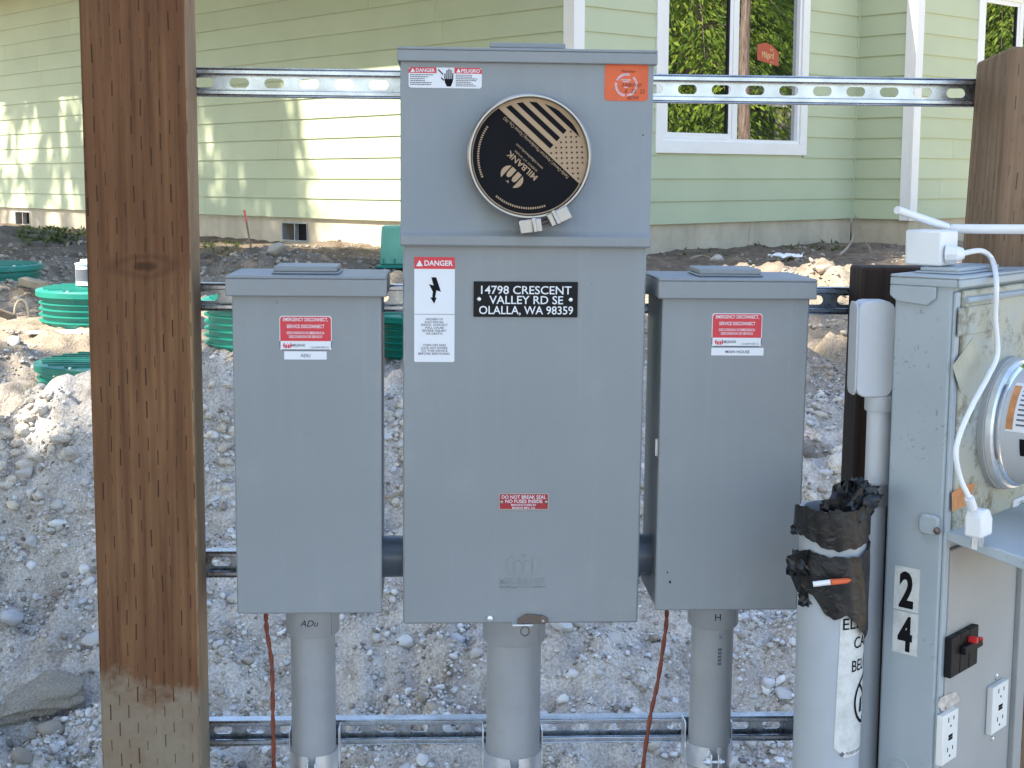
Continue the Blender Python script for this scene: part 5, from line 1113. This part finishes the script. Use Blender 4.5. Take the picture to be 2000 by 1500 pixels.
# ------------------------------------------------------------------ stones
def rock_mesh(name, seed, sub=3, rough=.22, flat=.75):
    bm = bmesh.new(); bmesh.ops.create_icosphere(bm, subdivisions=sub, radius=1); r = random.Random(seed); cuts = []
    for k in range(11):
        nrm = Vector((r.gauss(0, 1), r.gauss(0, 1), r.gauss(0, 1))).normalized(); cuts.append((nrm, r.uniform(.52, .88)))
    sx, sy, sz = r.uniform(.85, 1.2), r.uniform(.7, 1.0), flat * r.uniform(.75, 1.1); o1 = r.uniform(0, 50)
    for v in bm.verts:
        p = v.co.copy()
        for nrm, dd in cuts:
            e_ = p.dot(nrm) - dd
            if e_ > 0: p -= nrm * e_ * .85
        p *= 1 + rough * .35 * (math.sin(p.x * 4 + o1) * math.sin(p.y * 4.6 + o1) + .5 * math.sin(p.z * 9 + o1 + p.x * 7) + .3 * math.sin(p.x * 15 + o1) * math.sin(p.y * 13 - o1) * math.sin(p.z * 14))
        v.co = Vector((p.x * sx, p.y * sy, p.z * sz))
    me = bpy.data.meshes.new(name); bm.to_mesh(me); bm.free()
    me.polygons.foreach_set('use_smooth', [True] * len(me.polygons)); me.materials.append(M['rock']); return me
RM = [rock_mesh('rock', 100 + i) for i in range(9)]
def put_rock(me, x, y, s, label, group=None, name='stone', sink=.35, mat=None, rot=None, sq=(1, 1, 1)):
    o = bpy.data.objects.new(name, me); COL.objects.link(o); r = random
    o.location = (x, y, gz(x, y) + s * (1 - sink) * .6); o.scale = (s * sq[0], s * sq[1], s * sq[2]); o.rotation_euler = rot or (r.uniform(-.4, .4), r.uniform(-.4, .4), r.uniform(0, 6.28))
    tag(o, label, 'stone', group); return o
# the recognisable ones: (u, v of the centre, half width in photo pixels, label)
NAMED = [(100, 1400, 26, 'blocky pale stone below the big clod at the lower left'), (105, 1458, 20, 'rounded grey stone at the bottom left, beside the wooden post'),
         (20, 1185, 24, 'smooth pale boulder at the left edge above the clod'), (455, 1224, 18, 'rounded white stone under the left box, right of the post'),
         (1195, 1306, 26, 'angular tan stone between the middle conduit and the right wire'), (1095, 1332, 24, 'flat rounded stone lying beside the middle conduit'),
         (1072, 1280, 14, 'round flat cobble touching the middle conduit coupling'), (1150, 1262, 14, 'white knobbly stone above the tan stone'),
         (1120, 1235, 13, 'long white pebble just under the meter cabinet'), (790, 1280, 20, 'rough square stone left of the middle conduit'),
         (830, 1284, 11, 'pale round stone next to the rough square stone'), (930, 1338, 16, 'tan stone half hidden by the middle conduit'),
         (1222, 1352, 14, 'pale stone touching the lower end of the right wire'), (1318, 1330, 14, 'brown stone left of the right conduit'),
         (1300, 1348, 10, 'small white stone between the right wire and right conduit'), (1532, 1345, 20, 'grey stone just above the lowest strut beside the wide pipe'),
         (1530, 1455, 22, 'long rounded stone under the lowest strut beside the wide pipe'), (1580, 940, 18, 'sunlit white stone behind the right box'),
         (1660, 745, 26, 'half-buried grey boulder left of the white elbow fitting'), (935, 1305, 12, 'dark grey cobble left of the middle conduit'), (430, 1140, 14, 'pale stone beside the third strut'),
         (1610, 530, 20, 'sunlit lump of pale soil on the gravel pile right of the boxes'), (540, 505, 22, 'pale lump on the dirt mound by the stake'), (1400, 512, 14, 'small white stone on the dirt below the bay window'), (30, 706, 14, 'flat stone near the white strip at the left edge'),
         (860, 1470, 30, 'flat tan slab under the lowest strut left of the middle conduit'), (780, 815, 10, 'bright pebble in the gap right of the left box'), (1298, 1275, 16, 'dark wet-looking stone behind the right wire')]
for i, (u, v, hw, lab) in enumerate(NAMED):
    p = gpt(u, v); s = hw / F * p.y * 1.02; put_rock(RM[i % 9], p.x, p.y, s, lab, sink=.35)
# the big broken clod at the lower left
p = gpt(70, 1325); cm = rock_mesh('clod', 318, 5, .5, .7); cm.materials.clear(); cm.materials.append(M['clod'])
o = put_rock(cm, p.x, p.y, 85 / F * p.y, 'large broken clod of pale till lying at the lower left', name='clod', sink=.1, rot=(.5, -.35, .3), sq=(1.15, .75, .72)); o['category'] = 'clod'
# unnamed loose stones
us, vs = RNG.uniform(-120, 2050, 400), RNG.uniform(760, 1590, 400); X, Y, ok = ground_hit(us, vs); cnt = 0
for x, y in zip(X[ok], Y[ok]):
    s = float(np.clip(RNG.lognormal(math.log(.017), .38), .012, .045)); up_ = 1000 + F * float(x) / float(y); zone = next(n_ for lim_, n_ in ((300, 'left of the wooden post'), (600, 'between the wooden post and the left conduit'), (980, 'between the left and middle conduits'), (1380, 'between the middle and right conduits'), (1600, 'between the right conduit and the wide pipe'), (9999, 'right of the wide grey pipe')) if up_ < lim_)
    put_rock(RM[cnt % 9], float(x), float(y), s, ('small' if s < .017 else 'fist-sized' if s > .027 else 'egg-sized') + ' loose stone on the gravel bank, ' + zone, 'loose stones on the gravel bank', sink=.45); cnt += 1
    if cnt >= 240: break
def pebbles(name, us, vs, med, sig, lo, hi, label, sub, seed, sink=.35, flat=.7, mat=None):
    g = np.random.default_rng(seed); X, Y, ok = ground_hit(us, vs); X, Y = X[ok], Y[ok]; n = len(X)
    D = np.sqrt(X ** 2 + Y ** 2); X = X + g.normal(0, .012, n) * D / 4; Y = Y + g.normal(0, .02, n) * D / 4; Z = H(X, Y)
    s = np.clip(g.lognormal(math.log(med), sig, n), lo, hi); s = np.maximum(s, 0.75 * D / 1434)
    bm = bmesh.new(); bmesh.ops.create_icosphere(bm, subdivisions=sub, radius=1); bv = np.array([v.co[:] for v in bm.verts]); bf = np.array([[v.index for v in f.verts] for f in bm.faces]); bm.free()
    nv = len(bv); V = bv[None] * (1 + g.normal(0, .13, (n, nv, 1))) * np.stack([g.uniform(.8, 1.35, n), g.uniform(.7, 1.05, n), g.uniform(.5, .9, n) * flat / .7], 1)[:, None, :]
    a = g.uniform(0, 6.28, n); ca, sa = np.cos(a), np.sin(a); tl = g.normal(0, .35, n); ct, stt = np.cos(tl), np.sin(tl)
    x = V[..., 0] * ct[:, None] - V[..., 2] * stt[:, None]; zz = V[..., 0] * stt[:, None] + V[..., 2] * ct[:, None]; yv = V[..., 1]
    V = np.stack([x * ca[:, None] - yv * sa[:, None], x * sa[:, None] + yv * ca[:, None], zz], -1) * s[:, None, None]
    V += np.stack([X, Y, Z + s * (1 - 2 * sink) * .55], 1)[:, None, :]
    Fc = (bf[None] + (np.arange(n) * nv)[:, None, None]).reshape(-1, 3)
    me = bpy.data.meshes.new(name); me.vertices.add(n * nv); me.vertices.foreach_set('co', V.reshape(-1).astype(np.float32)); me.loops.add(Fc.size); me.loops.foreach_set('vertex_index', Fc.ravel().astype(np.int32))
    me.polygons.add(len(Fc)); me.polygons.foreach_set('loop_start', np.arange(0, Fc.size, 3, dtype=np.int32)); me.polygons.foreach_set('loop_total', np.full(len(Fc), 3, np.int32)); me.polygons.foreach_set('use_smooth', np.ones(len(Fc), bool))
    me.update(); at_ = me.attributes.new('tint', 'FLOAT', 'POINT'); at_.data.foreach_set('value', np.repeat(g.random(n), nv).astype(np.float32)); me.materials.append(mat or M['gravel'])
    o = bpy.data.objects.new(name, me); COL.objects.link(o); tag(o, label, 'gravel', kind='stuff')
def scatter(n, v0, v1, seed, thr):
    g = np.random.default_rng(seed); us, vs = g.uniform(-200, 2150, n), g.uniform(v0, v1, n); k = fbm(us / 170, vs / 110, 4) + .18 * g.normal(0, 1, n); m = k > thr; return us[m], vs[m]
pebbles('gravel', *scatter(95000, 690, 1600, 1, -.06), .0045, .42, .0026, .013, 'fine grey gravel strewn over the bank behind the rack', 1, 11, .22)
pebbles('gravel', *scatter(5000, 720, 1600, 2, .0), .0105, .32, .007, .024, 'coarse pebbles mixed into the grey bank', 2, 12, .25)
pebbles('soil_clods', *scatter(2600, 760, 1030, 5, .06), .017, .4, .009, .042, 'crumbly brown soil clods on the upper part of the bank', 2, 15, .3, mat=M['clod'])
pebbles('gravel', *scatter(22000, 470, 700, 3, .02), .0085, .45, .004, .024, 'stones scattered over the flat dirt in front of the house', 1, 13, .35, mat=M['gravel_far'])

# ------------------------------------------------------------------ weeds along the foundation
def leaves(name, P, Dr, Ln, Wd, mat, tint, seed=0):
    g = np.random.default_rng(seed); n = len(P); Dr = Dr / np.linalg.norm(Dr, axis=1, keepdims=True); sd_ = np.cross(Dr, g.normal(0, 1, (n, 3))); sd_ /= np.linalg.norm(sd_, axis=1, keepdims=True) + 1e-9
    A = P; Bm = P + Dr * (Ln * .45)[:, None]; C = P + Dr * Ln[:, None] + np.array([0, 0, -.12]) * Ln[:, None]; w = (Wd / 2)[:, None]
    V = np.stack([A, Bm + sd_ * w, C, Bm - sd_ * w], 1).reshape(-1, 3); Fc = np.arange(n * 4)
    me = bpy.data.meshes.new(name); me.vertices.add(n * 4); me.vertices.foreach_set('co', V.ravel().astype(np.float32)); me.loops.add(n * 4); me.loops.foreach_set('vertex_index', Fc.astype(np.int32))
    me.polygons.add(n); me.polygons.foreach_set('loop_start', np.arange(0, n * 4, 4, dtype=np.int32)); me.polygons.foreach_set('loop_total', np.full(n, 4, np.int32)); me.update()
    at_ = me.attributes.new('tint', 'FLOAT', 'POINT'); at_.data.foreach_set('value', np.repeat(tint, 4).astype(np.float32)); me.materials.append(mat); return me
def weeds(u0, u1, v0, v1, n, h, label, seed):
    g = np.random.default_rng(seed); us, vs = g.uniform(u0, u1, n), g.uniform(v0, v1, n); k = fbm(us / 16, vs / 8, 3) > -.12; X, Y, ok = ground_hit(us[k], vs[k]); X, Y = X[ok], Y[ok]; n = len(X)
    inside = ((X - C0.x) * B_.x + (Y - C0.y) * B_.y > -.03) & ((X - C0.x) * L_.x + (Y - C0.y) * L_.y > -.03); X, Y = X[~inside], Y[~inside]; n = len(X)
    me = leaves('weeds', np.stack([X, Y, H(X, Y) - .01], 1), np.stack([g.normal(0, .55, n), g.normal(0, .55, n), g.uniform(.4, 1.2, n)], 1), g.uniform(.35, 1, n) * h, g.uniform(.12, .3, n) * h, M['weed'], g.random(n), seed)
    o = bpy.data.objects.new('weeds', me); COL.objects.link(o); tag(o, label, 'weeds', kind='stuff')
weeds(40, 190, 448, 482, 1100, .075, 'low green weeds along the foundation at the left', 5); weeds(395, 470, 474, 500, 500, .06, 'weeds at the foundation beside the survey stake', 6); weeds(1450, 1650, 466, 490, 700, .075, 'weeds growing against the foundation below the bay window', 7); weeds(1270, 1450, 490, 505, 160, .06, 'sparse weeds below the left part of the bay window', 8)

# ------------------------------------------------------------------ trees that shade the yard and show in the window panes
def make_tree(h, z0, rad, nb, nl, seed, droop=.5, lsz=1.0, trunk_r=.2, mat='needle', fan=.30, wr=(.22, .42), frond=False):
    g = np.random.default_rng(seed); tr = MB(); tr.tube([(.03 * math.sin(i * 1.1), .03 * math.cos(i * 1.7), h * i / 14) for i in range(15)], [trunk_r * (1.35 if i == 0 else 1) * (1 - .93 * i / 14) for i in range(15)], 14)
    P, Dv, Ln = [], [], []; lim = MB()
    for b in range(nb):
        f = (b + g.random()) / nb; z = z0 + (h - z0) * f * .97; L = rad * (1 - f) ** .75 * g.uniform(.6, 1.1) + .25; a = g.uniform(0, 6.283); k = max(int(nl * L / rad), 6); up = g.uniform(.05, .3)
        t = np.sqrt(g.uniform(.02, 1, k)); ca, sa = math.cos(a), math.sin(a); px = t * L; pz = z + up * px - droop * L * t ** 2.2; lat = g.normal(0, fan, k) * L * t * .8 + g.normal(0, .05, k)
        P.append(np.stack([px * ca - lat * sa, px * sa + lat * ca, pz - np.abs(g.normal(0, .16, k)) - .12 * np.abs(lat)], 1))
        sg = np.sign(lat)
        if frond: Dv.append(np.stack([ca * .7 - sa * sg * .6 + g.normal(0, .22, k), sa * .7 + ca * sg * .6 + g.normal(0, .22, k), -.55 + g.normal(0, .22, k)], 1))
        else: Dv.append(np.stack([ca * .5 + g.normal(0, .45, k), sa * .5 + g.normal(0, .45, k), -.75 + g.normal(0, .35, k)], 1))
        Ln.append(g.uniform(.12, .30, k) * lsz)
        pts = [(ca * L * q, sa * L * q, z + up * L * q - droop * L * q ** 2.2) for q in (0, .35, .7, 1)]; lim.tube(pts, [max(.035 * L / rad, .012), .02 * L / rad + .004, .008, .003], 5)
    P, Dv, Ln = np.concatenate(P), np.concatenate(Dv), np.concatenate(Ln)
    return mesh('trunk', tr, M['bark']), mesh('limbs', lim, M['bark']), leaves('crown', P, Dv, Ln, Ln * g.uniform(wr[0], wr[1], len(Ln)), M[mat], g.random(len(P)) ** 1.3, seed)
TA = make_tree(12, .7, 2.4, 160, 620, 21, .62, .62, .16, wr=(.22, .38), frond=True); TB = make_tree(15, 5.2, 2.6, 130, 260, 22, .55, 1.25, .24); TC = make_tree(13, 5.0, 1.7, 90, 120, 23, .5, 1.1, .17)
TD = make_tree(14, 6.0, 2.2, 60, 70, 24, .7, 1.6, .15, fan=.12)
def tree(T, x, y, label, group, s=1.0, rz=0.0, name='cedar_tree'):
    t = bpy.data.objects.new(name, None); COL.objects.link(t); t.location = (x, y, gz(x, y) - .1); t.rotation_euler = (0, 0, rz); t.scale = (s, s, s); tag(t, label, 'tree', group)
    for nm, me in zip(('trunk', 'limbs', 'crown'), T): o = bpy.data.objects.new(nm, me); COL.objects.link(o); o.parent = t
    return t
g1 = 'cedars left of the picture that shade the rack'
tree(TB, -5.87, -.70, 'tall cedar left of and behind the viewer, shading the boxes', g1, 1.0, .3); tree(TD, -5.7, 2.16, 'cedar nearest the left edge of the picture', g1, 1.15, .9); tree(TD, -6.5, 1.5, 'tall cedar left of the picture, shading the gravel bank', g1, 1.0, 1.9)
tree(TB, -7.9, -2.2, 'cedar close behind the one shading the boxes', g1, 1.15, 2.2); tree(TB, -7.6, -.6, 'cedar between the two nearest ones on the left', g1, 1.1, 5.2); tree(TB, -4.5, -6, 'cedar behind the viewer on the left', g1, 1.0, 1.2); tree(TB, -1.5, -10, 'cedar straight behind the viewer', g1, 1.0, 2.9)
tree(TB, -5.8, 7.5, 'cedar left of the picture, shading the brown dirt by the house', g1, .95, 2.5)
def shade(T, u, v, dist, label, s, rz):           # stands so that its shadow falls on the green wall where the photograph shows it
    x, z = WL.hit(u, v); p = WL.w((x, 0, 0)) + Vector((-.902, -.431, 0)) * dist; tree(T, p.x, p.y, label, g1, s, rz)
shade(TB, 462, 300, 7.0, 'cedar at the left, shading the middle of the green wall', .85, .7); shade(TD, 125, 370, 7.0, 'thin drooping cedar streaking the far end of the green wall', 1.0, 4.0); 
tree(TB, -14, 8, 'cedar deep in the trees on the left', g1, 1.0, 5.0); tree(TB, -17.5, 22, 'cedar beyond the far end of the green wall', g1, 1.0, 1.0); tree(TB, -11, 3.5, 'cedar behind the two nearest ones on the left', g1, 1.0, 3.0)
gn = WB.ey
def refl(u, v, t):                                # point t metres behind the reflection seen in the bay-window glass
    x, z = WB.hit(u, v, .02); p = WB.w((x, .02, z)); d = ray(u, v).normalized(); r = d - gn * 2 * d.dot(gn); return p + r * t
g2 = 'trees mirrored in the bay window'
for i, (T, u, t, s, lab) in enumerate(((TA, 1352, 12, 1.0, 'drooping sunlit cedar mirrored in the left window pane'), (TA, 1500, 15, 1.0, 'cedar mirrored behind the window sticker'), (TA, 1440, 17, 1.1, 'cedar mirrored farther back at the middle of the window'),
        (TA, 1570, 15, 1.1, 'cedar mirrored at the right edge of the right pane'), (TA, 1300, 17, 1.1, 'cedar mirrored at the left edge of the left pane'), (TB, 1390, 24, 1.2, 'tall cedar far back in the window reflection'), (TB, 1530, 25, 1.2, 'tall cedar far back behind the mirrored shed'), (TB, 1240, 22, 1.2, 'tall cedar far back, left of the window reflection'), (TB, 1640, 24, 1.2, 'tall cedar far back, right of the window reflection'), (TA, 1460, 21, 1.2, 'cedar filling the back of the window reflection'), (TA, 1340, 20, 1.2, 'cedar behind the drooping one in the reflection'))):
    p = refl(u, 240, t); tree(T, p.x, p.y, lab, g2, s, i * 1.7)
def refl4(u, v, t):
    x, z = W4.hit(u, v, .02); p = W4.w((x, .02, z)); d = ray(u, v).normalized(); r = d - gn * 2 * d.dot(gn); return p + r * t
for u, t, lab in ((1950, 15, 'cedar mirrored in the window at the right edge of the house'), (2010, 19, 'cedar mirrored behind it at the right edge'), (1910, 20, 'cedar mirrored at the left of the right-edge window')):
    p = refl4(u, 60, t); tree(TA, p.x, p.y, lab, g2, 1.2, u)
TT = make_tree(14, 7, 1.6, 40, 90, 31, .5, 1.1, .19)
for u, t, s, lab in ((1453, 8.5, .55, 'bare pinkish trunk mirrored at the left of the right pane'), (1304, 13.5, .7, 'bare trunk mirrored at the lower left of the left pane'), (1541, 16, .8, 'slender far trunk mirrored right of the sticker')):
    p = refl(u, 240, t); tree(TT, p.x, p.y, lab, g2, s, u, 'pine_tree')
# fern clumps under them
def fern(x, y, h, label, seed):
    g = np.random.default_rng(seed); P, D = [], []
    for k in range(16):
        a = g.uniform(0, 6.283); t = np.linspace(.1, 1, 26); r = h * .9 * t; z = h * (1.5 * t - 1.0 * t * t); s_ = np.where(np.arange(26) % 2 == 0, 1, -1)
        P.append(np.stack([r * math.cos(a), r * math.sin(a), z], 1)); D.append(np.stack([-math.sin(a) * s_ + .4 * math.cos(a), math.cos(a) * s_ + .4 * math.sin(a), -.15 + 0 * t], 1))
    P, D = np.concatenate(P), np.concatenate(D); n = len(P); me = leaves('fronds', P, D, np.full(n, h * .22), np.full(n, h * .07), M['fern'], g.random(n), seed)
    o = bpy.data.objects.new('fern', me); COL.objects.link(o); o.location = (x, y, gz(x, y)); tag(o, label, 'fern', 'ferns mirrored in the window')
for i, (u, v, t, h, lab) in enumerate(((1352, 240, 10.5, 1.1, 'bright sword fern mirrored low in the left pane'), (1395, 255, 10.5, .9, 'fern mirrored at the right of the left pane'), (1478, 235, 11.5, 1.1, 'fern mirrored beside the bare trunk'), (1320, 262, 10, .7, 'small fern mirrored at the bottom of the left pane'))):
    p = refl(u, v, t); fern(p.x, p.y, h, lab, 50 + i)
# the outbuilding mirrored in the lower right of the window
c_ = refl(1516, 250, 11); e_ = refl(1560, 250, 11); sx_ = (e_ - c_); sx_.z = 0; sx_.normalize(); bk = (c_ - WB.w((wx1 - .5, 0, 1.9))); bk.z = 0; bk = (bk - sx_ * bk.dot(sx_)).normalized()
OB = Frame((c_.x, c_.y, 0), sx_, bk, UP); ze = refl(1516, 213, 11).z; g0 = gz(c_.x, c_.y) - .3
SH = Thing('outbuilding', 'grey-green outbuilding mirrored in the lower right of the bay window', 'building', WORLD, (c_.x, c_.y, g0))
SH.part('wall', MB().box(0, 4.5, 0, 4, g0, ze).fr(OB), mk('outbuilding_siding', (0.26, 0.29, 0.24), 0.7), smooth=False)
SH.part('corner_board', MB().box(-.02, .09, -.02, -.001, g0, ze).fr(OB), M['siding_trim']); SH.part('downspout', MB().tube([(-.05, -.45, ze + .02), (-.03, -.30, ze - .18), (-.03, -.05, ze - .32), (-.03, -.05, g0)], .04, 8).fr(OB), M['siding_trim'])
rf = SH.part('roof', MB().hexa([(-.5, -.5, ze), (5, -.5, ze), (5, 2, ze + .9), (-.5, 2, ze + .9)], [(-.5, -.5, ze + .12), (5, -.5, ze + .12), (5, 2, ze + 1.02), (-.5, 2, ze + 1.02)]).fr(OB), M['roofing'], smooth=False)
SH.part('gutter', MB().box(-.5, 5, -.62, -.501, ze, ze + .13).fr(OB), M['siding_trim'], rf)
zw = g0 + 1.05; wo = SH.part('window', MB().box(.32, 1.2, -.03, -.001, zw, zw + .09).box(.32, 1.2, -.03, -.001, zw + 1.0, zw + 1.09).box(.32, .41, -.03, -.001, zw + .0901, zw + .9999).box(1.11, 1.2, -.03, -.001, zw + .0901, zw + .9999).fr(OB), M['siding_trim'])
SH.part('pane', MB().box(.411, 1.109, -.015, -.002, zw + .091, zw + .999).fr(OB), M['glass'], wo)
